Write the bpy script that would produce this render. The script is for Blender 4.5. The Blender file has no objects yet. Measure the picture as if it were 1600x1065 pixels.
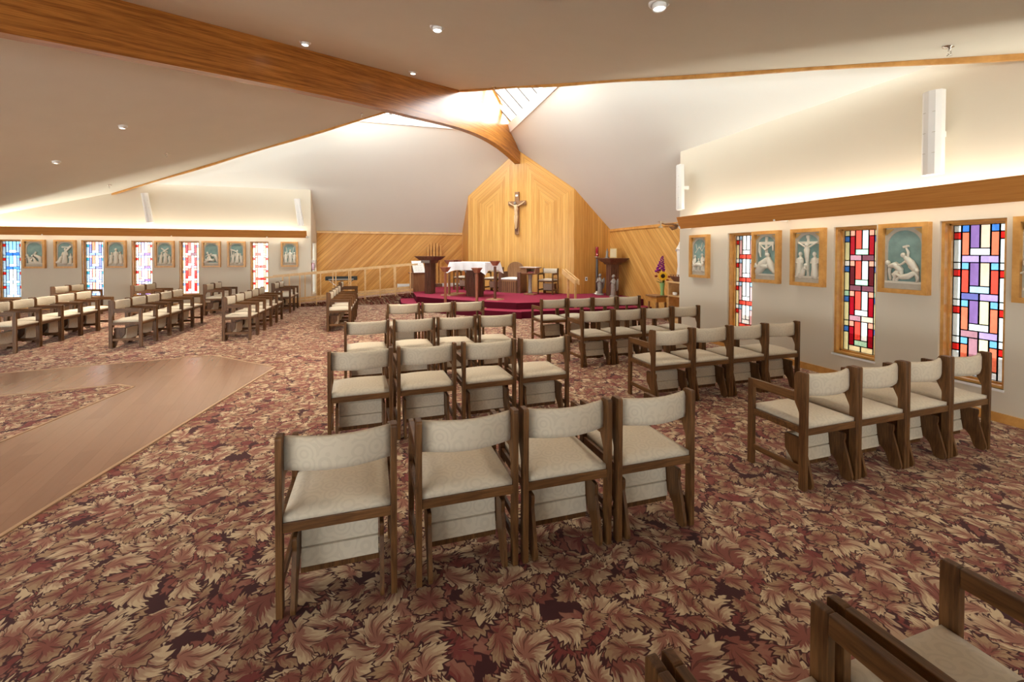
import bpy, bmesh, math, random
from mathutils import Vector, Matrix

# ------------------------------------------------------------------ camera, world, exposure
scene = bpy.context.scene
COL = scene.collection
YAW = 0.2822
cam_data = bpy.data.cameras.new('camera')
cam_data.sensor_width = 36.0
cam_data.lens = 685.0 / 1600.0 * 36.0
cam_data.shift_y = -(532.5 - 407.0) / 1600.0
cam_data.clip_start = 0.05
cam_data.clip_end = 200
cam = bpy.data.objects.new('camera', cam_data)
cam.location = (0, 0, 1.6)
cam.rotation_euler = (Matrix.Rotation(-YAW, 4, 'Z') @ Matrix.Rotation(math.pi / 2 - 0.017, 4, 'X') @ Matrix.Rotation(0.002, 4, 'Z')).to_euler()
COL.objects.link(cam)
scene.camera = cam

world = bpy.data.worlds.new('world')
scene.world = world
world.use_nodes = True
bg = world.node_tree.nodes['Background']
bg.inputs['Color'].default_value = (0.93, 1.0, 0.98, 1)
bg.inputs['Strength'].default_value = 4.4
scene.view_settings.view_transform = 'Standard'
scene.view_settings.look = 'None'
scene.view_settings.gamma = 1.0
scene.view_settings.use_curve_mapping = False
scene.view_settings.exposure = 0.80
scene.cycles.use_denoising = True
scene.cycles.max_bounces = 10
scene.cycles.diffuse_bounces = 6
scene.cycles.glossy_bounces = 3
scene.cycles.transparent_max_bounces = 12
scene.cycles.caustics_reflective = False
scene.cycles.caustics_refractive = False
scene.cycles.sample_clamp_indirect = 6.0

WELL_W = 75
WARM = (1.0, 0.90, 0.74)
def area_light(name, loc, size, size_y, power, color=WARM, target=None, direction=None, spread=None):
    d = bpy.data.lights.new(name, 'AREA')
    d.shape = 'RECTANGLE'
    d.size, d.size_y, d.energy, d.color = size, size_y, power, color
    if spread: d.spread = spread
    o = bpy.data.objects.new(name, d)
    o.location = loc
    dr = Vector(direction) if direction else Vector(target) - Vector(loc)
    o.rotation_euler = dr.to_track_quat('-Z', 'Y').to_euler()
    COL.objects.link(o)
    return o

UR, VL = 5.625, 15.318          # inner faces of the right and left walls
COVE_W = 4.0                   # watts per metre of trough lighting
def cove_light(name, along, fixed, a0, a1, z, power, up=True, off=0.16):
    L = abs(a1 - a0)
    d = bpy.data.lights.new(name, 'AREA')
    d.shape = 'RECTANGLE'
    d.size, d.size_y, d.energy, d.color = L, 0.05, power * L, (1.0, 0.98, 0.86)
    o = bpy.data.objects.new(name, d)
    m = (a0 + a1) / 2
    zd = 1 if up else -1
    if along == 'y':
        o.location = (fixed - off, m, z)
        nz = Vector((-0.30, 0, -1)) * zd if up else Vector((-0.2, 0, 1))
        X = Vector((0, 1, 0))
    else:
        o.location = (m, fixed - off, z)
        nz = Vector((0, -0.30, -1)) if up else Vector((0, -0.2, 1))
        X = Vector((1, 0, 0))
    nz.normalize()
    Y = nz.cross(X)
    R = Matrix((X, Y, nz)).transposed()
    o.rotation_euler = R.to_euler()
    COL.objects.link(o)
cove_light('cove_lamp_right', 'y', UR, 7.0, -3.5, 2.13, COVE_W)
cove_light('cove_lamp_left', 'x', VL, -2.5, -12.5, 2.13, COVE_W)
cove_light('cove_wash_right', 'y', UR, 7.0, -3.5, 2.11, 0.8, up=False, off=0.18)
cove_light('cove_wash_left', 'x', VL, -2.5, -12.5, 2.11, 0.8, up=False, off=0.18)

# hazy low daylight from beyond the right wall; the stained glass tints what it lets in
_sd = bpy.data.lights.new('hazy_sun', 'SUN'); _sd.energy = 2.6; _sd.angle = math.radians(28); _sd.color = (1.0, 0.97, 0.95)
_so = bpy.data.objects.new('hazy_sun', _sd); _so.rotation_euler = Vector((-1.0, -0.25, -0.55)).to_track_quat('-Z', 'Y').to_euler(); _so.location = (12, 4, 8); COL.objects.link(_so)
# daylight over the two glazed roof strips
DAY = (0.92, 1.0, 0.98)
area_light('daylight_over_skylight', (2.4, 10.3, 8.2), 2.2, 6.0, 430, DAY, direction=(0.35, 0.1, -1))
area_light('daylight_over_skylight', (0.2, 12.0, 8.2), 5.0, 2.2, 430, DAY, direction=(0.05, 0.35, -1))

# unseen fill lights added above the main ceiling's front edge, to brighten the sanctuary roof
def _w(s_, w_, z_): return (UR0 + (s_ + w_) * .70711, VL0 + (s_ - w_) * .70711, z_)
UR0, VL0 = 5.625, 15.318
area_light('well_fill_light', _w(-7.0, 3.0, 5.75), 3.2, 0.4, WELL_W, (1, .96, .90), direction=(-0.10, 1.0, -0.45))
area_light('well_fill_light', _w(-7.0, -3.0, 5.75), 3.2, 0.4, WELL_W, (1, .96, .90), direction=(1.0, -0.10, -0.45))
# daylight from behind the camera, with unseen back and side fill added
area_light('daylight_back_fill', (-9.0, -4.7, 1.5), 8.0, 2.2, 420, (0.94, 0.98, 1.0), direction=(0.10, 1, 0.03))
area_light('side_fill_light', (-13.7, 3.0, 1.5), 10.0, 2.2, 110, (0.94, 0.98, 1.0), direction=(1, 0.25, 0.03))
area_light('daylight_back_fill', (1.5, -4.7, 1.5), 7.0, 2.2, 120, (0.88, 0.95, 1.0), direction=(0.05, 1, 0.06))

# ------------------------------------------------------------------ node helpers
class NT:
    def __init__(self, name):
        self.m = bpy.data.materials.new(name)
        self.m.use_nodes = True
        self.t = self.m.node_tree
        for n in list(self.t.nodes): self.t.nodes.remove(n)
        self.out = self.t.nodes.new('ShaderNodeOutputMaterial')
    def n(self, kind, **kw):
        nd = self.t.nodes.new('ShaderNode' + kind)
        for k, v in kw.items():
            if k.startswith('_'):
                key = k[1:]
                self.set(nd.inputs[int(key) if key.isdigit() else key.replace('_', ' ')], v)
            else: setattr(nd, k, v)
        return nd
    def set(self, sock, v):
        if isinstance(v, bpy.types.NodeSocket): self.t.links.new(v, sock)
        elif isinstance(v, (tuple, list)):
            if len(v) == 3 and sock.type == 'RGBA': v = (*v, 1)
            sock.default_value = v
        else: sock.default_value = v
    def math(self, op, a, b=0.0, c=0.0, clamp=False):
        nd = self.t.nodes.new('ShaderNodeMath'); nd.operation = op; nd.use_clamp = clamp
        self.set(nd.inputs[0], a); self.set(nd.inputs[1], b); self.set(nd.inputs[2], c)
        return nd.outputs[0]
    def sstep(self, x, a, b):
        nd = self.t.nodes.new('ShaderNodeMapRange'); nd.interpolation_type = 'SMOOTHSTEP'
        self.set(nd.inputs[0], x); nd.inputs[1].default_value = a; nd.inputs[2].default_value = b
        return nd.outputs[0]
    def mix(self, f, a, b, kind='MIX'):
        nd = self.t.nodes.new('ShaderNodeMix'); nd.data_type = 'RGBA'; nd.blend_type = kind
        self.set(nd.inputs[0], f); self.set(nd.inputs[6], a); self.set(nd.inputs[7], b)
        return nd.outputs[2]
    def coord(self, which='Object'):
        return self.n('TexCoord').outputs[which]
    def sep(self, v):
        nd = self.n('SeparateXYZ'); self.set(nd.inputs[0], v); return nd.outputs[0], nd.outputs[1], nd.outputs[2]
    def comb(self, x, y, z):
        nd = self.n('CombineXYZ'); self.set(nd.inputs[0], x); self.set(nd.inputs[1], y); self.set(nd.inputs[2], z); return nd.outputs[0]
    def mapping(self, v, scale=(1, 1, 1), rot=(0, 0, 0), loc=(0, 0, 0)):
        nd = self.n('Mapping'); self.set(nd.inputs[0], v)
        nd.inputs['Scale'].default_value = scale; nd.inputs['Rotation'].default_value = rot; nd.inputs['Location'].default_value = loc
        return nd.outputs[0]
    def noise(self, v, scale, detail=2, rough=0.5, dist=0.0, out=0):
        nd = self.n('TexNoise'); self.set(nd.inputs['Vector'], v)
        nd.inputs['Scale'].default_value = scale; nd.inputs['Detail'].default_value = detail
        nd.inputs['Roughness'].default_value = rough; nd.inputs['Distortion'].default_value = dist
        return nd.outputs[out]
    def bump(self, h, strength=0.3, dist=0.01):
        nd = self.n('Bump'); nd.inputs['Strength'].default_value = strength; nd.inputs['Distance'].default_value = dist
        self.set(nd.inputs['Height'], h); return nd.outputs[0]
    def principled(self, color, rough=0.5, normal=None, spec=0.5, metallic=0.0, **kw):
        p = self.n('BsdfPrincipled')
        self.set(p.inputs['Base Color'], color); self.set(p.inputs['Roughness'], rough)
        self.set(p.inputs['Specular IOR Level'], spec); self.set(p.inputs['Metallic'], metallic)
        if normal is not None: self.set(p.inputs['Normal'], normal)
        for k, v in kw.items(): self.set(p.inputs[k.replace('_', ' ')], v)
        self.t.links.new(p.outputs[0], self.out.inputs[0])
        return self.m

def plain(name, color, rough=0.5, spec=0.4, metallic=0.0, var=0.06, scale=8.0, bump=0.0, bscale=60.0):
    t = NT(name)
    co = t.coord()
    nz = t.noise(co, scale, 3)
    k = t.math('MULTIPLY_ADD', nz, 2 * var, 1 - var)
    c = t.mix(1.0, color, t.comb(k, k, k), 'MULTIPLY')
    nrm = t.bump(t.noise(co, bscale, 3), bump, 0.004) if bump else None
    return t.principled(c, rough, nrm, spec, metallic)

def wood(name, dark, light, stretch=(14, 14, 1.2), rough=0.4, spec=0.4, coord='Object', var=0.5, grain=1.0, fine=3.0):
    t = NT(name)
    co = t.mapping(t.coord(coord), stretch)
    a = t.noise(co, 1.6 * grain, 4, 0.6, 0.6)
    b = t.noise(co, 6.0 * grain * fine / 3.0, 3, 0.6, 0.2)
    f = t.math('ADD', t.math('MULTIPLY', t.sstep(a, 0.3, 0.7), 0.65), t.math('MULTIPLY', t.sstep(b, 0.35, 0.7), 0.35))
    c = t.mix(f, dark, light)
    return t.principled(c, rough, t.bump(b, 0.08, 0.002), spec)

def planks(name, dark, light, mode='vertical', width=0.09, rough=0.33, groove=0.55):
    """tongue-and-groove boarding; mode picks how the boards run (object X across, Z up)."""
    t = NT(name)
    co = t.coord()
    x, y, z = t.sep(co)
    if mode == 'vertical':
        u, v = x, z
    elif mode == 'diag':
        u = t.math('MULTIPLY', t.math('SUBTRACT', x, z), 0.70711); v = t.math('MULTIPLY', t.math('ADD', x, z), 0.70711)
    elif mode == 'diag2':
        u = t.math('MULTIPLY', t.math('ADD', x, z), 0.70711); v = t.math('MULTIPLY', t.math('SUBTRACT', x, z), 0.70711)
    else:  # nested gable boards on the apse wall
        ax = t.math('ABSOLUTE', x)
        d_out = t.math('SUBTRACT', 1.98, ax)
        d_cen = t.math('SUBTRACT', ax, 0.12)
        zz = t.math('SUBTRACT', t.math('SUBTRACT', 5.0, t.math('MULTIPLY', ax, 0.7071)), z)
        d_roof = t.math('MULTIPLY', zz, 0.8165)
        d1 = t.math('MINIMUM', d_out, d_roof)
        u = t.math('MINIMUM', d1, t.math('ABSOLUTE', d_cen))
        isroof = t.math('LESS_THAN', t.math('SUBTRACT', d_roof, u), 0.0005)
        v = t.math('MULTIPLY', t.math('ADD', z, t.math('MULTIPLY', isroof, t.math('MULTIPLY', ax, 1.1))), 1.0)
        u = t.math('ADD', u, t.math('MULTIPLY', isroof, 7 * width))
        u = t.math('ADD', u, t.math('MULTIPLY', t.math('GREATER_THAN', x, 0), 40 * width))
    us = t.math('DIVIDE', u, width)
    fr = t.math('FRACT', us)
    fl = t.math('FLOOR', us)
    wn = t.n('TexWhiteNoise', noise_dimensions='1D'); t.set(wn.inputs['W'], fl)
    rnd = wn.outputs['Value']
    gcoord = t.comb(t.math('MULTIPLY', u, 22.0), t.math('MULTIPLY', fl, 3.7), t.math('ADD', t.math('MULTIPLY', v, 1.3), t.math('MULTIPLY', rnd, 9.0)))
    g = t.noise(gcoord, 1.0, 4, 0.6, 0.5)
    f = t.math('ADD', t.math('MULTIPLY', rnd, 0.55), t.math('MULTIPLY', t.sstep(g, 0.3, 0.7), 0.45))
    c = t.mix(f, dark, light)
    edge = t.math('MINIMUM', fr, t.math('SUBTRACT', 1.0, fr))
    ge = t.sstep(edge, 0.0, 0.07)
    c = t.mix(t.math('MULTIPLY', t.math('SUBTRACT', 1.0, ge), groove), c, (0.16, 0.06, 0.015))
    return t.principled(c, rough, t.bump(ge, 0.5, 0.004), 0.45)

def carpet(name, bg_c=(0.048, 0.008, 0.010), rose=(0.215, 0.068, 0.050), rose2=(0.29, 0.125, 0.088), tan=(0.35, 0.23, 0.135), cream=(0.56, 0.435, 0.285), scale=1.42):
    """woven leaf-scroll carpet: layers of lobed fan leaves, each with a dark outline, rosy at the base and cream at the tips."""
    t = NT(name)
    co = t.coord()
    x0, y0, z0 = t.sep(co)
    base = t.comb(t.math('ADD', x0, t.math('MULTIPLY', z0, 0.8)), t.math('ADD', y0, t.math('MULTIPLY', z0, 0.6)), 0.0)
    def wobble(v, sc, amt):
        wob = t.noise(base, sc, 1, 0.5, 0.0, out=1)
        sub = t.n('VectorMath', operation='SUBTRACT'); t.set(sub.inputs[0], wob); sub.inputs[1].default_value = (0.5, 0.5, 0.5)
        scl = t.n('VectorMath', operation='SCALE'); t.set(scl.inputs[0], sub.outputs[0]); scl.inputs['Scale'].default_value = amt
        add = t.n('VectorMath', operation='ADD'); t.set(add.inputs[0], v); t.set(add.inputs[1], scl.outputs[0]); return add.outputs[0]
    P = wobble(wobble(base, 4.0, 0.12), 22.0, 0.020)
    col = t.mix(0.0, bg_c, bg_c)
    def layer(col, sc, off, inner, outer, R, shift, swirl, lobes, full=False, narrow=0.0, keep=1.0):
        sc = sc * scale
        p = t.mapping(P, (sc, sc, 1), (0, 0, off * 1.3), (off * 3.1, off * 1.7, 0))
        v = t.n('TexVoronoi', voronoi_dimensions='2D', feature='F1')
        t.set(v.inputs['Vector'], p); v.inputs['Scale'].default_value = 1.0; v.inputs['Randomness'].default_value = 0.7
        d = t.n('VectorMath', operation='SUBTRACT'); t.set(d.inputs[0], p); t.set(d.inputs[1], v.outputs['Position'])
        r1, r2, r3 = t.sep(v.outputs['Color'])
        rot = t.n('VectorRotate', rotation_type='Z_AXIS'); t.set(rot.inputs['Vector'], d.outputs[0]); t.set(rot.inputs['Angle'], t.math('MULTIPLY', r1, 6.283))
        x, y, _ = t.sep(rot.outputs[0])
        sg = t.math('SIGN', t.math('SUBTRACT', r2, 0.5))
        x = t.math('ADD', x, t.math('MULTIPLY', sg, t.math('MULTIPLY', t.math('MULTIPLY', y, y), swirl)))
        y = t.math('ADD', y, shift)
        x = t.math('MULTIPLY', x, 1.0 + narrow)
        r = t.math('SQRT', t.math('ADD', t.math('MULTIPLY', x, x), t.math('MULTIPLY', y, y)))
        th = t.math('ARCTAN2', x, y)                       # 0 along the leaf
        th = t.math('ADD', th, t.math('MULTIPLY', t.math('SINE', t.math('ADD', t.math('MULTIPLY', r, 9.0), t.math('MULTIPLY', r3, 6.0))), 0.10))
        ath = t.math('ABSOLUTE', th)
        lo = t.math('ABSOLUTE', t.math('COSINE', t.math('MULTIPLY', th, lobes / 2.0)))   # rounded lobes
        lo = t.math('POWER', lo, 0.55)
        s1 = t.math('PINGPONG', t.math('MULTIPLY', ath, lobes * 1.25), 1.0)
        edge = t.math('ADD', t.math('MULTIPLY', lo, 0.40 if not full else 0.34), 0.50 if not full else .6)
        edge = t.math('ADD', edge, t.math('MULTIPLY', s1, 0.10 if full else 0.20))
        if not full:
            env = t.math('MAXIMUM', t.math('COSINE', t.math('MULTIPLY', ath, 0.66)), 0.0)
            env = t.math('POWER', env, 0.75)
            edge = t.math('MULTIPLY', edge, env)
        Rr = t.math('MULTIPLY', edge, t.math('MULTIPLY', R, t.math('ADD', 0.80, t.math('MULTIPLY', r3, 0.28))))
        tt = t.math('DIVIDE', r, t.math('MAXIMUM', Rr, 0.001))
        outl = t.math('SUBTRACT', 1.0, t.sstep(tt, 1.09, 1.15))
        inside = t.math('SUBTRACT', 1.0, t.sstep(tt, 0.97, 1.02))
        if keep < 1.0:
            kp = t.math('LESS_THAN', r2, keep)
            outl = t.math('MULTIPLY', outl, kp); inside = t.math('MULTIPLY', inside, kp)
        # feathered bands: rose along the lobe centre, cream to the tips
        ray = t.math('ABSOLUTE', t.math('SINE', t.math('MULTIPLY', th, lobes / 2.0)))   # 1 between lobes
        ray2 = t.math('PINGPONG', t.math('MULTIPLY', th, lobes * 1.5), 1.0)
        sh = t.math('SUBTRACT', t.math('ADD', tt, t.math('MULTIPLY', ray2, 0.22)), t.math('MULTIPLY', ray, 0.34))
        sh = t.math('ADD', sh, t.math('MULTIPLY', t.math('SUBTRACT', r2, 0.5), 0.25))
        c = t.mix(t.sstep(sh, 0.36, 0.50), inner, (inner[0]*.45+outer[0]*.55, inner[1]*.45+outer[1]*.55, inner[2]*.45+outer[2]*.55))
        c = t.mix(t.sstep(sh, 0.66, 0.80), c, outer)
        vein = t.math('MULTIPLY', t.sstep(t.math('MULTIPLY', t.math('ABSOLUTE', t.math('SUBTRACT', lo, 0.0)), r), 0.10, 0.04), t.sstep(tt, 0.25, 0.40))
        vn = t.math('MULTIPLY', t.sstep(ray, 0.955, 0.99), t.sstep(tt, 0.15, 0.35))
        c = t.mix(t.math('MULTIPLY', vn, 0.85), c, (rose[0]*.5, rose[1]*.4, rose[2]*.4))
        col = t.mix(outl, col, bg_c)
        return t.mix(inside, col, c)
    dk = (0.18, 0.035, 0.032)
    col = layer(col, 3.3, 0.0, dk, rose, 0.72, 0.30, 0.3, 5)
    col = layer(col, 3.0, 1.7, dk, rose2, 0.76, 0.30, 0.5, 5)
    col = layer(col, 3.4, 3.1, rose, tan, 0.74, 0.34, -0.5, 7, narrow=0.3)
    col = layer(col, 2.6, 4.9, rose, cream, 0.80, 0.36, 0.9, 7, narrow=0.25, keep=.85)
    col = layer(col, 3.3, 7.3, rose2, cream, 0.74, 0.36, 1.2, 7, narrow=0.55, keep=.9)
    col = layer(col, 3.9, 9.1, rose, tan, 0.62, 0.30, 1.1, 5, narrow=0.4, keep=.75)
    col = layer(col, 2.4, 11.7, rose, tan, 0.27, 0.0, 0.0, 5, full=True, keep=.40)
    pile = t.noise(co, 420.0, 2)
    k = t.math('MULTIPLY_ADD', pile, 0.5, 0.75)
    col = t.mix(1.0, col, t.comb(k, k, k), 'MULTIPLY')
    return t.principled(col, 0.95, t.bump(pile, 0.35, 0.004), 0.12, Sheen_Weight=0.10, Sheen_Roughness=0.6)

def fabric(name, c1, c2, scroll=True):
    t = NT(name)
    co = t.coord()
    v = t.n('TexVoronoi', feature='F1'); t.set(v.inputs['Vector'], co); v.inputs['Scale'].default_value = 13.0; v.inputs['Randomness'].default_value = 0.6
    s = t.math('SINE', t.math('ADD', t.math('MULTIPLY', v.outputs['Distance'], 24.0), t.math('MULTIPLY', t.noise(co, 12.0, 1), 5.0)))
    f = t.math('MULTIPLY', t.sstep(s, 0.0, 0.5), 0.30)
    wv = t.noise(t.mapping(co, (1, 1, 6)), 220.0, 2)
    f = t.math('ADD', f, t.math('MULTIPLY', wv, 0.3))
    return t.principled(t.mix(f, c1, c2), 0.8, t.bump(wv, 0.15, 0.002), 0.25, Sheen_Weight=0.15)

MAT = {}
MAT['plaster'] = plain('warm_white_plaster', (0.72, 0.685, 0.62), 0.85, 0.2, var=0.02, scale=1.5, bump=0.10, bscale=90)
MAT['wallpaint'] = plain('beige_wall_paint', (0.665, 0.60, 0.485), 0.8, 0.2, var=0.02, scale=1.5, bump=0.05, bscale=120)
MAT['ceiling'] = plain('textured_ceiling', (0.66, 0.64, 0.565), 0.9, 0.15, var=0.03, scale=2.0, bump=0.35, bscale=70)
MAT['roofpaint'] = plain('smooth_sloped_ceiling', (0.79, 0.80, 0.755), 0.85, 0.15, var=0.015, scale=1.0)
MAT['white'] = plain('white_paint', (0.82, 0.82, 0.80), 0.5, 0.4, var=0.02)
MAT['threshold'] = plain('threshold_wood', (0.40, 0.25, 0.15), 0.4, 0.4)
MAT['rafter'] = plain('grey_white_rafter', (0.30, 0.31, 0.31), 0.7, 0.2)
MAT['oak'] = wood('dark_oak', (0.060, 0.0235, 0.007), (0.195, 0.090, 0.030), (16, 16, 1.5), 0.42, 0.3)
MAT['oakh'] = wood('dark_oak_rail', (0.060, 0.0235, 0.007), (0.195, 0.090, 0.030), (1.5, 16, 16), 0.42, 0.3)
MAT['oakd'] = wood('dark_oak_deep', (0.060, 0.0235, 0.007), (0.195, 0.090, 0.030), (16, 1.5, 16), 0.42, 0.3)
MAT['fir'] = wood('honey_fir_trim', (0.50, 0.23, 0.05), (0.74, 0.40, 0.12), (2, 2, 2), 0.35, 0.45)
MAT['firlight'] = wood('pale_maple_trim', (0.60, 0.36, 0.15), (0.80, 0.54, 0.26), (3, 3, 3), 0.35, 0.45)
MAT['valance'] = wood('valance_fir', (0.46, 0.175, 0.035), (0.60, 0.27, 0.065), (2, 0.6, 30), 0.35, 0.45)
MAT['valancex'] = wood('valance_fir_left', (0.46, 0.175, 0.035), (0.60, 0.27, 0.065), (0.6, 2, 30), 0.35, 0.45)
MAT['beam'] = wood('laminated_beam_fir', (0.20, 0.058, 0.008), (0.56, 0.23, 0.045), (0.6, 16, 1), 0.30, 0.5, coord='UV', grain=0.9)
MAT['plank_v'] = planks('vertical_fir_boards', (0.47, 0.195, 0.035), (0.68, 0.35, 0.085), 'vertical')
MAT['plank_n'] = planks('gable_fir_boards', (0.54, 0.25, 0.052), (0.77, 0.45, 0.135), 'nested', 0.095, groove=0.5)
MAT['plank_d'] = planks('diagonal_fir_boards', (0.46, 0.19, 0.035), (0.72, 0.385, 0.105), 'diag', 0.10)
MAT['plank_d2'] = planks('diagonal_fir_boards_right', (0.50, 0.23, 0.045), (0.76, 0.44, 0.135), 'diag2', 0.10)
MAT['carpet'] = carpet('leaf_carpet')
MAT['carpet_side'] = carpet('leaf_carpet_riser', scale=1.6)
MAT['fabric'] = fabric('cream_scroll_fabric', (0.62, 0.545, 0.425), (0.47, 0.405, 0.31))
MAT['magenta'] = plain('magenta_carpet', (0.27, 0.030, 0.058), 0.95, 0.1, var=0.12, scale=30, bump=0.3, bscale=300)
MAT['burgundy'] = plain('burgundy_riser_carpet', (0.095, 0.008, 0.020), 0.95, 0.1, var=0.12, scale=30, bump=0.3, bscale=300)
MAT['brass'] = plain('satin_metal', (0.55, 0.50, 0.42), 0.35, 0.5, 0.9)
MAT['chrome'] = plain('chrome', (0.75, 0.75, 0.72), 0.2, 0.5, 1.0)
MAT['cloth'] = plain('white_linen', (0.82, 0.83, 0.86), 0.8, 0.2, var=0.02, bump=0.1, bscale=200)
MAT['cushion'] = plain('white_cushion', (0.80, 0.77, 0.70), 0.8, 0.2, var=0.03)
MAT['stone'] = plain('grey_stone', (0.29, 0.255, 0.22), 0.7, 0.3, var=0.25, scale=30)
MAT['pewter'] = plain('dark_pewter', (0.13, 0.115, 0.11), 0.4, 0.5, 0.5)
MAT['cream'] = plain('cream_plaster_cast', (0.74, 0.69, 0.58), 0.6, 0.3, var=0.08, scale=40)
MAT['teal'] = plain('teal_wash', (0.24, 0.36, 0.33), 0.7, 0.3, var=0.35, scale=12)
MAT['greyband'] = plain('grey_cast', (0.50, 0.46, 0.38), 0.6, 0.3, var=0.15, scale=20)
MAT['gold'] = plain('gold_inlay', (0.62, 0.42, 0.15), 0.4, 0.5, 0.3)
MAT['palegold'] = plain('pale_gilded_panel', (0.66, 0.55, 0.34), 0.4, 0.5, 0.2)
MAT['black'] = plain('black_plastic', (0.02, 0.025, 0.025), 0.4, 0.4)
MAT['walnut'] = wood('walnut', (0.075, 0.028, 0.018), (0.22, 0.095, 0.055), (16, 16, 1.5), 0.4, 0.4)
MAT['walnut_light'] = wood('light_walnut', (0.22, 0.10, 0.045), (0.36, 0.19, 0.09), (16, 16, 1.5), 0.4, 0.4)
MAT['redwood'] = wood('reddish_wood', (0.26, 0.085, 0.05), (0.44, 0.17, 0.10), (10, 10, 2), 0.4, 0.4)
MAT['paper'] = plain('paper', (0.80, 0.78, 0.72), 0.8, 0.2)
MAT['ivory'] = plain('ivory_paint', (0.85, 0.82, 0.76), 0.5, 0.4)
MAT['redglass'] = plain('ruby_glass', (0.30, 0.008, 0.02), 0.1, 0.6)
MAT['corpus'] = plain('carved_figure', (0.62, 0.42, 0.24), 0.5, 0.3)
MAT['green'] = plain('leaf_green', (0.05, 0.12, 0.03), 0.5, 0.3, var=0.3)
MAT['yellow'] = plain('sunflower_petal', (0.85, 0.50, 0.01), 0.6, 0.2)
MAT['purple'] = plain('purple_petal', (0.24, 0.015, 0.21), 0.6, 0.2)
MAT['rosepetal'] = plain('rust_petal', (0.30, 0.04, 0.02), 0.6, 0.2)
MAT['seed'] = plain('seed_head', (0.05, 0.02, 0.008), 0.8, 0.2)
MAT['lead'] = plain('lead_came', (0.02, 0.02, 0.022), 0.5, 0.4)
MAT['glassgreen'] = plain('green_vase_glass', (0.25, 0.42, 0.15), 0.1, 0.6)

def lamp_glow(name, color, strength):
    t = NT(name)
    e = t.n('Emission'); e.inputs[0].default_value = (*color, 1); e.inputs[1].default_value = strength
    t.t.links.new(e.outputs[0], t.out.inputs[0]); return t.m
MAT['bulb'] = lamp_glow('lamp_bulb', (1.0, 0.93, 0.80), 9.0)
MAT['flame'] = lamp_glow('candle_flame', (1.0, 0.25, 0.15), 2.0)

def laminate():
    t = NT('light_laminate')
    co = t.mapping(t.coord(), (1, 1, 1), (0, 0, math.radians(-10)))
    x, y, z = t.sep(co)
    us = t.math('DIVIDE', x, 0.13)
    fl = t.math('FLOOR', us); fr = t.math('FRACT', us)
    wn = t.n('TexWhiteNoise', noise_dimensions='1D'); t.set(wn.inputs['W'], fl)
    ys = t.math('ADD', t.math('DIVIDE', y, 1.2), wn.outputs['Value'])
    wn2 = t.n('TexWhiteNoise', noise_dimensions='2D'); t.set(wn2.inputs['Vector'], t.comb(fl, t.math('FLOOR', ys), 0.0))
    g = t.noise(t.comb(t.math('MULTIPLY', x, 40.0), t.math('MULTIPLY', y, 3.0), fl), 1.0, 3, 0.6, 0.3)
    f = t.math('ADD', t.math('MULTIPLY', wn2.outputs['Value'], 0.45), t.math('MULTIPLY', g, 0.55))
    c = t.mix(f, (0.235, 0.130, 0.088), (0.315, 0.185, 0.125))
    e = t.math('MINIMUM', fr, t.math('SUBTRACT', 1.0, fr))
    c = t.mix(t.math('MULTIPLY', t.sstep(e, 0.04, 0.0), 0.25), c, (0.15, 0.08, 0.05))
    return t.principled(c, 0.20, None, 0.8)
MAT['laminate'] = laminate()

GLASS = {}
def glass(key, color, opac=0.35):
    if key != 'clear' and not key.endswith('_deep'): glass(key + '_deep', tuple(c * .32 for c in color), opac)  # right-wall copies: dimmer outside light put into the glass colour
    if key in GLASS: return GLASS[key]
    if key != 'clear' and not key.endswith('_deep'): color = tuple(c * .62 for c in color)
    t = NT('stained_glass_' + key)
    co = t.coord()
    nz = t.noise(t.mapping(co, (3, 3, 1.3)), 6.0, 3, 0.6, 1.0)
    k = t.math('MULTIPLY_ADD', nz, 0.7, 0.65)
    c = t.mix(1.0, color, t.comb(k, k, k), 'MULTIPLY')
    tr = t.n('BsdfTransparent'); t.set(tr.inputs[0], c)
    tl = t.n('BsdfTranslucent'); t.set(tl.inputs[0], c)
    gl = t.n('BsdfGlossy'); gl.inputs['Roughness'].default_value = 0.15
    m1 = t.n('MixShader'); m1.inputs[0].default_value = opac
    t.t.links.new(tr.outputs[0], m1.inputs[1]); t.t.links.new(tl.outputs[0], m1.inputs[2])
    m2 = t.n('MixShader'); m2.inputs[0].default_value = 0.04
    t.t.links.new(m1.outputs[0], m2.inputs[1]); t.t.links.new(gl.outputs[0], m2.inputs[2])
    t.t.links.new(m2.outputs[0], t.out.inputs[0])
    GLASS[key] = t.m
    return t.m
glass('white', (0.95, 0.93, 0.90)); glass('palewhite', (0.62, 0.66, 0.66)); glass('cream', (0.88, 0.74, 0.42)); glass('paleyellow', (0.80, 0.74, 0.40))
glass('red', (0.62, 0.015, 0.012)); glass('ruby', (0.30, 0.004, 0.012)); glass('maroon', (0.09, 0.008, 0.012)); glass('scarlet', (0.80, 0.07, 0.045))
glass('salmon', (0.85, 0.28, 0.19)); glass('orange', (0.78, 0.17, 0.09)); glass('blue', (0.05, 0.18, 0.55)); glass('skyblue', (0.16, 0.42, 0.75))
glass('paleblue', (0.40, 0.58, 0.80)); glass('cobalt', (0.02, 0.10, 0.55)); glass('indigo', (0.13, 0.13, 0.36)); glass('slate', (0.17, 0.24, 0.50))
glass('purple', (0.22, 0.12, 0.32)); glass('lavender', (0.42, 0.30, 0.62)); glass('peach', (0.72, 0.50, 0.38)); glass('mauve', (0.42, 0.20, 0.24))
glass('plum', (0.16, 0.05, 0.07)); glass('mint', (0.45, 0.72, 0.50)); glass('teal', (0.02, 0.30, 0.50)); glass('pink', (0.85, 0.45, 0.45)); glass('clear', (0.95, 0.97, 1.0), 0.05)

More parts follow.
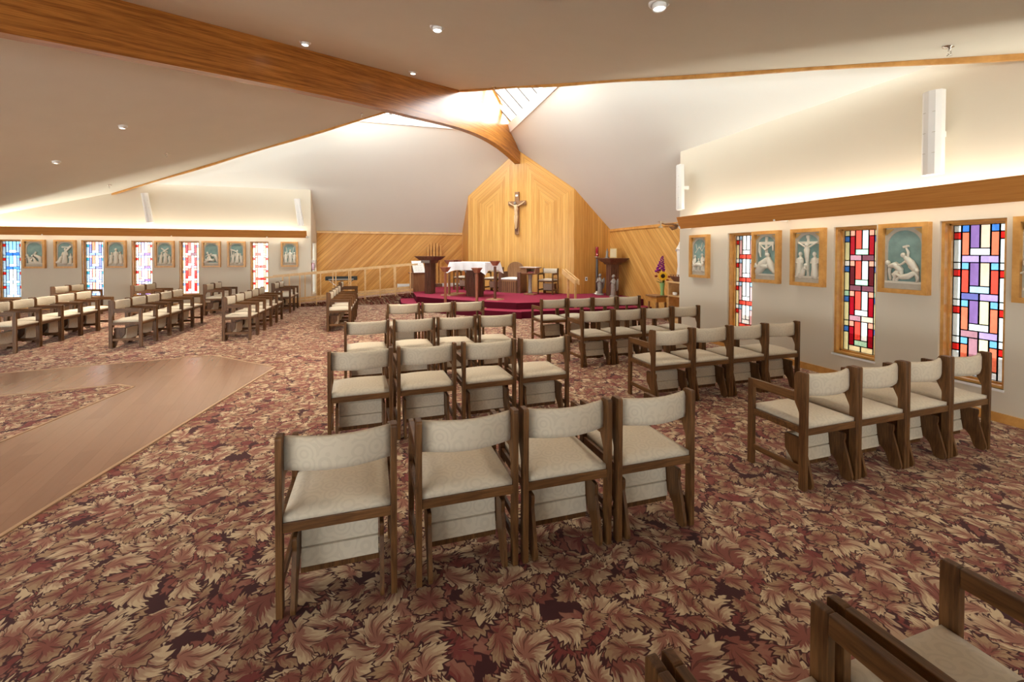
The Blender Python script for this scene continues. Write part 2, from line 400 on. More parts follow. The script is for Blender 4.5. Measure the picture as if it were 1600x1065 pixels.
# ------------------------------------------------------------------ mesh helpers
class MB:
    def __init__(s): s.v = []; s.f = []; s.mi = []; s.sm = []
    def add(s, verts, faces, mi=0, smooth=False):
        b = len(s.v); s.v += [tuple(v) for v in verts]
        for f in faces: s.f.append([b + i for i in f]); s.mi.append(mi); s.sm.append(smooth)
        return s
    def box(s, x0, x1, y0, y1, z0, z1, mi=0):
        x0, x1 = min(x0, x1), max(x0, x1); y0, y1 = min(y0, y1), max(y0, y1); z0, z1 = min(z0, z1), max(z0, z1)
        return s.add([(x0, y0, z0), (x1, y0, z0), (x1, y1, z0), (x0, y1, z0), (x0, y0, z1), (x1, y0, z1), (x1, y1, z1), (x0, y1, z1)],
                     [(0, 3, 2, 1), (4, 5, 6, 7), (0, 1, 5, 4), (1, 2, 6, 5), (2, 3, 7, 6), (3, 0, 4, 7)], mi)
    def prism(s, poly, a, b, axis='z', mi=0):
        """polygon (2D) extruded between a and b on axis; for 'x' poly is (y,z), for 'y' poly is (x,z)."""
        n = len(poly)
        def P(p, h): return (p[0], p[1], h) if axis == 'z' else ((h, p[0], p[1]) if axis == 'x' else (p[0], h, p[1]))
        ar = sum(poly[i][0] * poly[(i + 1) % n][1] - poly[(i + 1) % n][0] * poly[i][1] for i in range(n))
        if (ar < 0) != (axis == 'y'): poly = poly[::-1]
        a, b = min(a, b), max(a, b)
        vs = [P(p, a) for p in poly] + [P(p, b) for p in poly]
        fs = [list(range(n))[::-1], list(range(n, 2 * n))] + [(i, (i + 1) % n, n + (i + 1) % n, n + i) for i in range(n)]
        return s.add(vs, fs, mi)
    def tube(s, pts, rad, seg=8, mi=0, flat=(1, 1, 1), smooth=True, cap=True):
        """swept circle with per-point radius and rounded caps."""
        pts = [Vector(p) for p in pts]
        if not isinstance(rad, (list, tuple)): rad = [rad] * len(pts)
        P, R = list(pts), list(rad)
        if cap:
            d0 = (pts[0] - pts[1]).normalized(); d1 = (pts[-1] - pts[-2]).normalized()
            P = [pts[0] + d0 * rad[0] * 0.9, pts[0] + d0 * rad[0] * 0.55] + P + [pts[-1] + d1 * rad[-1] * 0.55, pts[-1] + d1 * rad[-1] * 0.9]
            R = [rad[0] * 0.3, rad[0] * 0.8] + R + [rad[-1] * 0.8, rad[-1] * 0.3]
        vs = []; n = len(P)
        ref = None
        for i in range(n):
            t = (P[min(i + 1, n - 1)] - P[max(i - 1, 0)])
            if t.length < 1e-9: t = Vector((0, 0, 1))
            t.normalize()
            if ref is None: ref = Vector((0, 1, 0)) if abs(t.y) < 0.8 else Vector((1, 0, 0))
            a = t.cross(ref)
            if a.length < 1e-6: a = t.orthogonal()
            a.normalize(); b = a.cross(t).normalized(); ref = b
            for k in range(seg):
                an = 2 * math.pi * k / seg
                q = P[i] + (a * math.cos(an) + b * math.sin(an)) * R[i]
                vs.append((q.x * flat[0], q.y * flat[1], q.z * flat[2]))
        fs = [tuple(range(seg)), tuple(range((n - 1) * seg, n * seg))[::-1]]
        for i in range(n - 1):
            for k in range(seg):
                fs.append((i * seg + k, (i + 1) * seg + k, (i + 1) * seg + (k + 1) % seg, i * seg + (k + 1) % seg))
        return s.add(vs, fs, mi, smooth)
    def lathe(s, prof, c=(0, 0, 0), seg=20, mi=0, sx=1.0, sy=1.0, smooth=True):
        vs = []; n = len(prof)
        for r, z in prof:
            for k in range(seg):
                a = 2 * math.pi * k / seg
                vs.append((c[0] + r * sx * math.cos(a), c[1] + r * sy * math.sin(a), c[2] + z))
        fs = []
        for i in range(n - 1):
            for k in range(seg):
                fs.append((i * seg + k, i * seg + (k + 1) % seg, (i + 1) * seg + (k + 1) % seg, (i + 1) * seg + k))
        fs += [tuple(range(seg))[::-1], tuple(range((n - 1) * seg, n * seg))]
        return s.add(vs, fs, mi, smooth)
    def ball(s, c, r, sx=1, sy=1, sz=1, seg=10, mi=0):
        prof = [(max(0.02, math.sin(math.pi * i / 7)) * r, -math.cos(math.pi * i / 7) * r * sz) for i in range(8)]
        return s.lathe(prof, c, seg, mi, sx, sy)
    def frustum(s, c, z0, z1, hx0, hy0, hx1, hy1, mi=0):
        x, y = c
        return s.add([(x - hx0, y - hy0, z0), (x + hx0, y - hy0, z0), (x + hx0, y + hy0, z0), (x - hx0, y + hy0, z0),
                      (x - hx1, y - hy1, z1), (x + hx1, y - hy1, z1), (x + hx1, y + hy1, z1), (x - hx1, y + hy1, z1)],
                     [(0, 3, 2, 1), (4, 5, 6, 7), (0, 1, 5, 4), (1, 2, 6, 5), (2, 3, 7, 6), (3, 0, 4, 7)], mi)
    def mesh(s, name, mats, bevel=0.0):
        me = bpy.data.meshes.new(name)
        me.from_pydata(s.v, [], s.f)
        for m in (mats if isinstance(mats, (list, tuple)) else [mats]): me.materials.append(m)
        for p, mi, sm in zip(me.polygons, s.mi, s.sm): p.material_index = mi; p.use_smooth = sm
        me.update()
        if bevel:
            bm = bmesh.new(); bm.from_mesh(me)
            es = [e for e in bm.edges if len(e.link_faces) == 2 and e.calc_face_angle(0) > 0.6]
            bmesh.ops.bevel(bm, geom=es, offset=bevel, segments=2, profile=0.6, affect='EDGES', clamp_overlap=True)
            bm.to_mesh(me); bm.free()
        return me
    def build(s, name, mats, parent=None, bevel=0.0, loc=None, rz=None):
        o = bpy.data.objects.new(name, s.mesh(name, mats, bevel))
        COL.objects.link(o)
        if parent: o.parent = parent
        if loc: o.location = loc
        if rz is not None: o.rotation_euler = (0, 0, rz)
        return o

def tag(o, label=None, cat=None, group=None, kind=None):
    if label: o['label'] = label
    if cat: o['category'] = cat
    if group: o['group'] = group
    if kind: o['kind'] = kind
    return o
def empty(name, loc=(0, 0, 0), rz=0.0, label=None, cat=None, group=None, kind=None):
    o = bpy.data.objects.new(name, None)
    o.empty_display_size = 0.1
    COL.objects.link(o); o.location = loc; o.rotation_euler = (0, 0, rz)
    return tag(o, label, cat, group, kind)
def struct(o, label=None):
    return tag(o, label, kind='structure')
def copy_tree(o, parent=None):
    c = o.copy(); COL.objects.link(c)
    if parent: c.parent = parent
    for ch in [x for x in KIDS.get(o.name, [])]: copy_tree(ch, c)
    return c
KIDS = {}
def index_kids():
    KIDS.clear()
    for x in bpy.data.objects:
        if x.parent: KIDS.setdefault(x.parent.name, []).append(x)

Q = 2 ** -0.5
def W(s, w, z=0.0): return (UR + (s + w) * Q, VL + (s - w) * Q, z)
SANCT = math.radians(45)     # turns local +y towards the people's seats... (see uses)

# ------------------------------------------------------------------ shell
struct(MB().box(-14, 9, -5, 19, -0.2, 0.0).build('floor', MAT['carpet']))

WIN_Z0, WIN_Z1, WIN_W = 0.312, 1.945, 0.52
win_right = [6.166, 4.329, 3.191, 1.40]       # far jamb of each opening
win_left = [-10.12, -8.258, -7.076, -5.894, -4.016]

def wall_mesh(horizontal, fixed, a0, a1, opens, top, thick=0.3):
    """wall with openings; a runs along the wall; opens is [(lo, hi)]."""
    m = MB()
    def bx(p0, p1, z0, z1):
        if horizontal: m.box(p0, p1, fixed, fixed + thick, z0, z1)
        else: m.box(fixed, fixed + thick, p0, p1, z0, z1)
    cur = a0
    for lo, hi in sorted(opens):
        bx(cur, lo, 0, top); bx(lo, hi, 0, WIN_Z0); bx(lo, hi, WIN_Z1, top); cur = hi
    bx(cur, a1, 0, top)
    return m
o = struct(wall_mesh(False, UR, -5, 7.44, [(v - WIN_W, v) for v in win_right], 3.61).build('wall_right', MAT['wallpaint']))
o = struct(wall_mesh(True, VL, -14, -2.28, [(u, u + WIN_W) for u in win_left], 3.61).build('wall_left', MAT['wallpaint']))
# returns at both ends, with a slit window on the left one
m = MB()
m.box(-2.58, -2.28, VL + 0.3, 15.66, 0, 3.6).box(-2.58, -2.28, 16.42, 16.9, 0, 3.6)
m.box(-2.58, -2.28, 15.66, 16.42, 0, 0.24).box(-2.58, -2.28, 15.66, 16.42, 1.96, 3.6)
struct(m.build('wall_return_left', MAT['wallpaint']))
m = MB(); m.box(UR + 0.3, 6.9, 7.14, 7.44, 0, 3.61)
struct(m.build('wall_return_right', MAT['wallpaint']))
# boarded walls of the sanctuary
EAVE = 2.36
def facet(name, p0, p1, poly, mat, thick=0.12):
    """upright board wall from p0 to p1 seen from the room, poly in (x along, z)."""
    mx, my = (p0[0] + p1[0]) / 2, (p0[1] + p1[1]) / 2
    ang = math.atan2(p1[1] - p0[1], p1[0] - p0[0])
    o = MB().prism(poly, 0, thick, 'y').build(name, mat, loc=(mx, my, 0), rz=ang)
    return struct(o)
APX = [(2.83, 15.318), (5.63, 12.52)]
HW = 1.98
facet('wall_apse', APX[0], APX[1], [(-HW, 0), (HW, 0), (HW, 3.62), (0, 5.02), (-HW, 3.62)], MAT['plank_n'])
facet('wall_apse_right', (5.63, 12.52), (6.87, 12.52), [(-.62, 0), (.62, 0), (.62, 2.38), (-.62, 3.62)], MAT['plank_v'])
facet('wall_apse_left', (2.83, 16.56), (2.83, 15.318), [(-.62, 0), (.62, 0), (.62, 3.62), (-.62, 2.38)], MAT['plank_v'])
facet('wall_sanctuary_left', (-2.28, 16.56), (2.83, 16.56), [(-2.555, 0), (2.555, 0), (2.555, EAVE + .02), (-2.555, EAVE + .02)], MAT['plank_d'])
facet('wall_sanctuary_right', (6.87, 12.52), (6.87, 7.40), [(-2.56, 0), (2.56, 0), (2.56, EAVE + .02), (-2.56, EAVE + .02)], MAT['plank_d2'])
struct(MB().box(-2.28, 2.83, 16.53, 16.56, EAVE - .07, EAVE).build('trim_1', MAT['firlight']))
struct(MB().box(6.84, 6.87, 7.44, 12.52, EAVE - .07, EAVE).build('trim_2', MAT['fir']))
# unseen walls behind and beside the camera
m = MB().box(-14, 6, -5.2, -5, 0, .3).box(-14, 6, -5.2, -5, 2.6, 5)
for x0, x1 in ((-14, -12.2), (-9.8, -6.2), (-3.8, -.2), (2.2, 2.8), (4.4, 6)): m.box(x0, x1, -5.2, -5, .3, 2.6)
struct(m.build('wall_back', MAT['wallpaint']))
m = MB().box(-14.2, -14, -5, 16, 0, .3).box(-14.2, -14, -5, 16, 2.6, 5)
for y0, y1 in ((-5, -4.2), (-1.8, -1.2), (1.2, 1.8), (4.2, 4.8), (7.2, 16)): m.box(-14.2, -14, y0, y1, .3, 2.6)
struct(m.build('wall_side', MAT['wallpaint']))

# baseboards
struct(MB().box(UR - .018, UR, -5, 7.44, 0, .088).build('baseboard_right', MAT['fir']))
struct(MB().box(-14, -2.28, VL - .018, VL, 0, .088).build('baseboard_left', MAT['fir']))

# sanctuary roof: two planes rising at 45 degrees from the wall tops, open along the skylight
def slab(name, corners, mat, t=0.12):
    """thick sheet: corners of the visible underside, thickness added upwards."""
    n = len(corners)
    vs = [tuple(c) for c in corners] + [(c[0], c[1], c[2] + t) for c in corners]
    fs = [tuple(range(n))[::-1], tuple(range(n, 2 * n))] + [(i, (i + 1) % n, n + (i + 1) % n, n + i) for i in range(n)]
    m = MB().add(vs, fs)
    o = m.build(name, mat)
    bm = bmesh.new(); bm.from_mesh(o.data); bmesh.ops.recalc_face_normals(bm, faces=bm.faces); bm.to_mesh(o.data); bm.free()
    return struct(o)
zr = lambda u: 3.61 + (UR - u)
zl = lambda v: 3.61 + (VL - v)
SKU, SKV = 3.82, 13.51        # skylight edges
D = VL - UR
SKY_END = 7.2
slab('ceiling_sanctuary_right', [(SKU, SKY_END, zr(SKU)), (SKU, SKV, zr(SKU)), (6.87, 6.87 + D, zr(6.87)), (6.87, -5, zr(6.87)), (SKU, -5, zr(SKU))], MAT['roofpaint'])
slab('ceiling_sanctuary_left', [(-2.49, SKV, zl(SKV)), (SKU, SKV, zl(SKV)), (6.87, 6.87 + D, zl(6.87 + D)), (-14, 6.87 + D, zl(6.87 + D)), (-14, SKV, zl(SKV))], MAT['roofpaint'])
slab('ceiling_upper_right', [(SKU, SKY_END, zr(SKU)), (SKU, -5, zr(SKU)), (0.6, -5, zr(0.6)), (0.6, SKY_END, zr(0.6))], MAT['roofpaint'])
slab('ceiling_upper_left', [(-2.49, SKV, zl(SKV)), (-14, SKV, zl(SKV)), (-14, 10.3, zl(10.3)), (-2.49, 10.3, zl(10.3))], MAT['roofpaint'])

# skylight: white kerb, rafters, wood hip cap, glass
sk = struct(empty('window_10', (SKU, 10, 5.4)))
def put(o, parent):
    o.parent = parent; o.location = (-parent.location.x, -parent.location.y, -parent.location.z); return o
kh = 0.16
put(MB().prism([(SKU - .02, zr(SKU) - .01), (SKU + .02, zr(SKU) - .01), (SKU + .02, zr(SKU) + kh + .05), (SKU - .12, zr(SKU) + kh + .05)], SKY_END, SKV, 'y').build('skylight_kerb', MAT['white']), sk)
put(MB().prism([(SKV - .02, zl(SKV) - .01), (SKV + .02, zl(SKV) - .01), (SKV + .02, zl(SKV) + kh + .05), (SKV - .12, zl(SKV) + kh + .05)], -2.6, SKU, 'x').build('skylight_kerb', MAT['white']), sk)
def rafter(right, a):
    # runs up the slope from the kerb to the hip line at the diagonal
    m = MB(); hw = 0.045
    if right:
        u1 = max(a - D, 0.6); u0 = SKU - .02
        vs = []
        for u in (u0, u1):
            z = zr(u) + .10
            vs += [(u, a - hw, z), (u, a + hw, z), (u, a + hw, z + .16), (u, a - hw, z + .16)]
    else:
        v1 = max(a + D, 10.3); v0 = SKV - .02
        vs = []
        for v in (v0, v1):
            z = zl(v) + .10
            vs += [(a + hw, v, z), (a - hw, v, z), (a - hw, v, z + .16), (a + hw, v, z + .16)]
    m.add(vs, [(0, 1, 2, 3), (4, 7, 6, 5), (0, 4, 5, 1), (1, 5, 6, 2), (2, 6, 7, 3), (3, 7, 4, 0)])
    put(m.build('rafter', MAT['rafter']), sk)
for a in (12.97, 12.36, 11.75, 11.14, 10.54, 9.93, 9.3, 8.7, 8.1, 7.5): rafter(True, a)
for a in (3.2, 2.6, 2.0, 1.40, 0.78, 0.17, -0.44, -1.05, -1.66, -2.27): rafter(False, a)
gz = .28
def sheet(name, corners, mat):
    return put(MB().add(corners, [tuple(range(len(corners)))]).build(name, mat), sk)
sheet('skylight_pane', [(SKU, SKY_END, zr(SKU) + gz), (SKU, SKV, zr(SKU) + gz), (0.6, 0.6 + D, zr(0.6) + gz), (0.6, SKY_END, zr(.6) + gz)], GLASS['clear'])
sheet('skylight_pane', [(SKU, SKV, zl(SKV) + gz), (-2.5, SKV, zl(SKV) + gz), (-2.5, 10.3, zl(10.3) + gz), (0.6, 10.3, zl(10.3) + gz)], GLASS['clear'])

# main ceiling: two planes meeting along the diagonal ridge, front edge swept back from the apex
S0, Z0 = -5.398, 5.862
def zc(s, w): return Z0 + .169 * (s - S0) - .205 * abs(w)
def cpt(s, w): p = W(s, w); return (p[0], p[1], zc(s, w))
TE = 12.0
slab('ceiling_right', [cpt(S0, 0), cpt(S0 - .42 * 9.6, 9.6), cpt(S0 - .42 * 9.6 - 9, 9.6 + 9 * 1.0), cpt(-24, 8), cpt(-24, 0)], MAT['ceiling'], 0.25)
slab('ceiling_left', [cpt(S0, 0), cpt(S0 - .42 * TE, -TE), cpt(-20, -TE), cpt(-24, -8), cpt(-24, 0)], MAT['ceiling'], 0.25)
def fascia(sg, n, name, L):
    # wood edge board with a slightly wavering depth along the ceiling's front edge
    a, b = cpt(S0, 0), cpt(S0 - .42 * L, sg * L)
    m = MB(); N = 24; vs = []
    dirv = Vector((b[0] - a[0], b[1] - a[1], 0)).normalized(); nrm = Vector((-dirv.y, dirv.x, 0)) * (1 if sg > 0 else -1)
    for i in range(N + 1):
        t = i / N
        p = Vector(a).lerp(Vector(b), t)
        h = .055 + .012 * math.sin(i * .9) - .010
        vs += [p + Vector((0, 0, -h)), p + nrm * .04 + Vector((0, 0, -h)), p + nrm * .04 + Vector((0, 0, .22)), p + Vector((0, 0, .22))]
    fs = [(0, 1, 2, 3), (4 * N, 4 * N + 3, 4 * N + 2, 4 * N + 1)]
    for i in range(N):
        for k in range(4): fs.append((4 * i + k, 4 * i + 4 + k, 4 * i + 4 + (k + 1) % 4, 4 * i + (k + 1) % 4))
    o = m.add(vs, fs).build(name, MAT['fir'])
    bm = bmesh.new(); bm.from_mesh(o.data); bmesh.ops.recalc_face_normals(bm, faces=bm.faces); bm.to_mesh(o.data); bm.free()
    struct(o)
fascia(1, 0, 'trim_3', 9.4); fascia(-1, 0, 'trim_4', 10.2)

# the laminated ridge beam that bends down to the apse wall, then the hip cap above it
HWB = 0.10
bot = [(-24, 2.20), (-20, 2.80), (-16.5, 3.36), (-13.4, 3.84), (-10.7, 4.26), (-8.0, 4.60), (-7.0, 4.71), (-6.2, 4.785), (-5.6, 4.80), (-5.0, 4.80), (-4.5, 4.765), (-4.0, 4.69), (-3.6, 4.60), (-3.2, 4.49), (-2.8, 4.37)]
# refined knee: follow the measured lower curve of the beam
knee_bot = [(-24, 2.20), (-20, 2.80), (-16.5, 3.36), (-13.4, 3.84), (-10.7, 4.25), (-9.0, 4.48), (-8.0, 4.60), (-7.0, 4.70), (-6.2, 4.80), (-5.6, 4.86), (-5.0, 4.90), (-4.5, 4.91), (-4.0, 4.90), (-3.6, 4.87), (-3.2, 4.82), (-2.8, 4.75), (-2.4, 4.66), (-1.99, 4.55)]
def top_z(s):
    if s < S0 - .02: return zc(s, 0) + .05
    if s < -3.0: return 6.45 + (s + 3.7) * -.68 if s > -4.4 else 6.926 + (s + 4.4) * -.30
    pts = [(-3.0, 5.97), (-2.65, 5.72), (-2.64, 5.50), (-2.10, 4.96), (-1.99, 4.90)]
    for (s0, z0), (s1, z1) in zip(pts, pts[1:]):
        if s <= s1: return z0 + (z1 - z0) * (s - s0) / (s1 - s0)
    return 4.9
def beam():
    ss = [-24 + i * 0.8 for i in range(23)] + [-5.6 + i * .12 for i in range(31)]
    ss = sorted(set([x for x in ss if x < -1.99] + [-5.42, -5.41, -2.65, -2.64, -2.10, -1.99]))
    def bz(s):
        for (s0, z0), (s1, z1) in zip(knee_bot, knee_bot[1:]):
            if s <= s1: return z0 + (z1 - z0) * (s - s0) / (s1 - s0)
        return knee_bot[-1][1]
    vs, uv = [], []
    for s in ss:
        b, t = bz(s), top_z(s)
        for w, z in ((HWB, b), (HWB, t), (-HWB, t), (-HWB, b)): vs.append(W(s, w, z))
    me = bpy.data.meshes.new('ridge_beam'); fs = []; fuv = []
    n = len(ss)
    arc = [0]
    for i in range(1, n): arc.append(arc[-1] + math.hypot(ss[i] - ss[i - 1], bz(ss[i]) - bz(ss[i - 1])))
    for i in range(n - 1):
        H0 = top_z(ss[i]) - bz(ss[i]); H1 = top_z(ss[i + 1]) - bz(ss[i + 1])
        rows = [0, H0, H0 + .2, 2 * H0 + .2], [0, H1, H1 + .2, 2 * H1 + .2]
        for k in range(4):
            a, b = 4 * i + k, 4 * i + 4 + k; k2 = (k + 1) % 4
            fs.append((a, b, 4 * i + 4 + k2, 4 * i + k2))
            u0, u1 = arc[i], arc[i + 1]
            r0 = rows[0][k], rows[0][k2] if k2 else rows[0][3] + .2
            r1 = rows[1][k], rows[1][k2] if k2 else rows[1][3] + .2
            fuv += [(u0, r0[0]), (u1, r1[0]), (u1, r1[1]), (u0, r0[1])]
    fs += [(0, 1, 2, 3), (4 * n - 4, 4 * n - 1, 4 * n - 2, 4 * n - 3)]; fuv += [(0, 0)] * 8
    me.from_pydata(vs, [], fs); ul = me.uv_layers.new(name='UVMap')
    for i, c in enumerate(fuv): ul.data[i].uv = c
    me.materials.append(MAT['beam']); me.update()
    bm = bmesh.new(); bm.from_mesh(me); bmesh.ops.recalc_face_normals(bm, faces=bm.faces); bm.to_mesh(me); bm.free()
    o = bpy.data.objects.new('ceiling_beam', me); COL.objects.link(o)
    return o
bo = struct(beam())
# hip cap strip on top of the beam under the skylight
m = MB()
for (s0, z0), (s1, z1) in (((-5.3, 7.50), (-2.62, 5.72)),):
    vs = []
    for s, z in ((s0, z0), (s1, z1)):
        for w, dz in ((HWB + .05, -.03), (HWB + .05, .06), (-HWB - .05, .06), (-HWB - .05, -.03)): vs.append(W(s, w, z + dz))
    m.add(vs, [(0, 1, 2, 3), (4, 7, 6, 5)] + [(k, 4 + k, 4 + (k + 1) % 4, (k + 1) % 4) for k in range(4)])
o = m.build('trim_5', MAT['fir'])
bm = bmesh.new(); bm.from_mesh(o.data); bmesh.ops.recalc_face_normals(bm, faces=bm.faces); bm.to_mesh(o.data); bm.free()
struct(o)

# light valances along both walls
def valance(name, right):
    prof = [(-.321, 2.284), (-.300, 2.290), (-.222, 2.072), (-.240, 2.066)]
    m = MB()
    if right:
        P = [(UR + a, z) for a, z in prof]
        m.prism(P, -5, 7.12, 'y')
        o = m.build(name, MAT['valance'])
    else:
        P = [(VL + a, z) for a, z in prof]
        m.prism(P, -14, -2.36, 'x')
        o = m.build(name, MAT['valancex'])
    o = struct(o)
    e = MB()
    if right:
        for y in (-4, -1, 2, 5): e.box(UR - .25, UR, y, y + .03, 2.07, 2.10)
        e.box(UR - .27, UR, 7.10, 7.12, 2.07, 2.12)
    else:
        for x in (-12, -9, -6, -3.5): e.box(x, x + .03, VL - .25, VL, 2.07, 2.10)
        e.box(-2.38, -2.36, VL - .27, VL, 2.07, 2.12)
    e.build('bracket', MAT['white'], o)
valance('trim_6', True); valance('trim_7', False)

# ------------------------------------------------------------------ windows
def window(idx, loc, rz, scheme, suffix=''):
    root = struct(empty('window_%d' % idx, loc, rz))
    w, h = WIN_W, WIN_Z1 - WIN_Z0
    # plaster reveal is the wall itself; wood frame set 3 cm in
    f = MB(); a = .028
    f.box(0, a, .03, .17, 0, h).box(w - a, w, .03, .17, 0, h).box(a, w - a, .03, .17, h - a, h).box(a, w - a, .03, .17, 0, a)
    f.box(a, a + .018, .10, .17, a, h - a).box(w - a - .018, w - a, .10, .17, a, h - a).box(a, w - a, .10, .17, h - a - .018, h - a).box(a, w - a, .10, .17, a, a + .018)
    f.build('window_frame', MAT['fir'], root)
    MB().box(-.005, w + .005, -.012, .03, -.022, 0.0).build('window_sill', MAT['white'], root)
    gx0, gx1, gz0, gz1 = a + .018, w - a - .018, a + .018, h - a - .018
    cw = [1, 1, 1.22, 1.22, 1, 1]; tot = sum(cw); xs = [gx0]
    for c in cw: xs.append(xs[-1] + c / tot * (gx1 - gx0))
    mod = (gz1 - gz0) / 4.0
    names, cells = [], []
    def cell(c0, c1, t0, t1, key, r):
        zt = gz1 - r * mod
        cells.append((xs[c0], xs[c1], zt - t1 * mod, zt - t0 * mod, key))
    for r in range(4):
        S = {k: (v[r % len(v)] if isinstance(v, (list, tuple)) else v) for k, v in scheme.items()}
        for c in (0, 5):
            cell(c, c + 1, 0, .19, S['sq0'], r); cell(c, c + 1, .19, .38, S['acc'], r); cell(c, c + 1, .38, 1, S['out'], r)
        for c in (1, 4):
            cell(c, c + 1, 0, .19, S['sq1'], r); cell(c, c + 1, .19, .81, S['tall'], r)
        cell(2, 3, 0, .62, S['c2'], r); cell(3, 4, 0, .62, S['c3'], r); cell(2, 4, .62, .81, S['bar'], r)
        cell(1, 3, .81, 1, S['b1'], r); cell(3, 5, .81, 1, S['b2'], r)
    keys = sorted(set(c[4] for c in cells))
    g = MB(); l = MB(); y = .135; b = .0055
    for x0, x1, z0, z1, k in cells:
        g.add([(x0, y, z0), (x1, y, z0), (x1, y, z1), (x0, y, z1)], [(0, 1, 2, 3)], keys.index(k))
        for (p0, p1, q0, q1) in ((x0 - b, x0 + b, z0, z1), (x1 - b, x1 + b, z0, z1), (x0, x1, z0 - b, z0 + b), (x0, x1, z1 - b, z1 + b)):
            l.box(p0, p1, y - .004, y + .004, q0, q1)
    g.build('stained_glass', [GLASS[k + suffix] for k in keys], root)
    l.build('lead_came', MAT['lead'], root)
    return root
SCH_PURPLE = dict(sq0='palewhite', acc='red', out='palewhite', sq1=['blue', 'skyblue', 'skyblue', 'skyblue'], tall=['orange', 'scarlet', 'orange', 'orange'], c2=['purple', 'purple', 'purple', 'mauve'], c3=['peach', 'peach', 'cream', 'cream'], bar=['white', 'paleblue', 'white', 'white'], b1=['lavender', 'indigo', 'mauve', 'palewhite'], b2=['lavender', 'lavender', 'lavender', 'palewhite'])
SCH_RED = dict(sq0=['paleyellow', 'white', 'mint', 'paleyellow'], acc='blue', out='paleyellow', sq1='salmon', tall=['ruby', 'maroon', 'ruby', 'ruby'], c2='scarlet', c3=['palewhite', 'white', 'white', 'white'], bar=['mint', 'mint', 'white', 'mint'], b1=['mauve', 'plum', 'mauve', 'cream'], b2=['plum', 'plum', 'peach', 'cream'])
SCH_WHITE = dict(sq0='white', acc='red', out='cream', sq1='paleblue', tall='pink', c2='white', c3='white', bar='white', b1='scarlet', b2='scarlet')
SCH_BLUE = dict(sq0='paleblue', acc='red', out='paleblue', sq1='skyblue', tall='slate', c2=['skyblue', 'skyblue', 'white', 'white'], c3=['skyblue', 'paleblue', 'white', 'white'], bar='white', b1=['cobalt', 'cobalt', 'paleblue', 'paleblue'], b2=['cobalt', 'blue', 'paleblue', 'paleblue'])
SCH_TEAL = dict(sq0='white', acc='teal', out='paleblue', sq1='pink', tall=['indigo', 'indigo', 'lavender', 'lavender'], c2=['orange', 'orange', 'salmon', 'salmon'], c3='white', bar='white', b1='slate', b2=['slate', 'indigo', 'paleblue', 'paleblue'])
SCH_LIL = dict(sq0='white', acc='red', out='white', sq1='paleblue', tall='salmon', c2='lavender', c3='white', bar='white', b1='lavender', b2='purple')
SCH_REDL = dict(sq0='white', acc='slate', out='cream', sq1='salmon', tall=['ruby', 'red', 'red', 'red'], c2='scarlet', c3='white', bar='white', b1='pink', b2=['plum', 'mauve', 'pink', 'pink'])
SCH_SAL = dict(sq0='white', acc='red', out='cream', sq1='salmon', tall='salmon', c2='white', c3='white', bar='white', b1='scarlet', b2=['pink', 'scarlet', 'red', 'white'])
k = 1
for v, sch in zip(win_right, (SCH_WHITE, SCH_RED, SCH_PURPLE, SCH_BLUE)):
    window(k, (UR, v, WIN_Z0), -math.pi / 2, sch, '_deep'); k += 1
for u, sch in zip(win_left, (SCH_BLUE, SCH_TEAL, SCH_LIL, SCH_REDL, SCH_SAL)):
    window(k, (u, VL, WIN_Z0), 0, sch); k += 1
# slit window in the left return
sw = struct(empty('window_11', (-2.28, 15.66, .24), math.pi / 2))
f = MB().box(0, .03, .05, .12, 0, 1.72).box(.73, .76, .05, .12, 0, 1.72).box(.03, .73, .05, .12, 0, .03).box(.03, .73, .05, .12, 1.69, 1.72)
f.build('window_frame', MAT['white'], sw)
MB().add([(.03, .09, .03), (.73, .09, .03), (.73, .09, 1.69), (.03, .09, 1.69)], [(0, 1, 2, 3)]).build('window_pane', GLASS['clear'], sw)

# ------------------------------------------------------------------ relief plaques
def fig_stand(m, x, z0, h, lean=0.0, arm=0, y=-.02, wide=1.0):
    r = h * .115 * wide
    m.tube([(x - lean * .2, y, z0 + r * .5), (x, y - .004, z0 + h * .35), (x + lean * .5, y - .006, z0 + h * .68)], [r * 1.45, r * 1.1, r * .95], 8, 0, (1, 1, 1))
    m.tube([(x + lean * .5, y - .004, z0 + h * .68), (x + lean * .62, y - .006, z0 + h * .78)], [r * 1.05, r * .5], 8)
    m.ball((x + lean * .75, y - .010, z0 + h * .90), h * .075, 1, 1, 1.2)
    for sg in (-1, 1):
        if arm == 2: m.tube([(x + sg * r * .8, y - .008, z0 + h * .72), (x + sg * h * .30, y - .01, z0 + h * .80)], [r * .42, r * .25], 6)
        elif arm == 1: m.tube([(x + sg * r, y - .006, z0 + h * .70), (x + sg * r * 1.4, y - .014, z0 + h * .55), (x + .01, y - .024, z0 + h * .52)], [r * .42, r * .38, r * .28], 6)
        else: m.tube([(x + sg * r, y - .006, z0 + h * .70), (x + sg * r * 1.5, y - .012, z0 + h * .50), (x + sg * r * 1.1, y - .016, z0 + h * .36)], [r * .42, r * .36, r * .26], 6)
    for sg in (-.5, .5): m.tube([(x + sg * r, y - r * 1.05, z0 + h * .04), (x + sg * r * .6, y - r * .9, z0 + h * .5)], [.004, .003], 4)
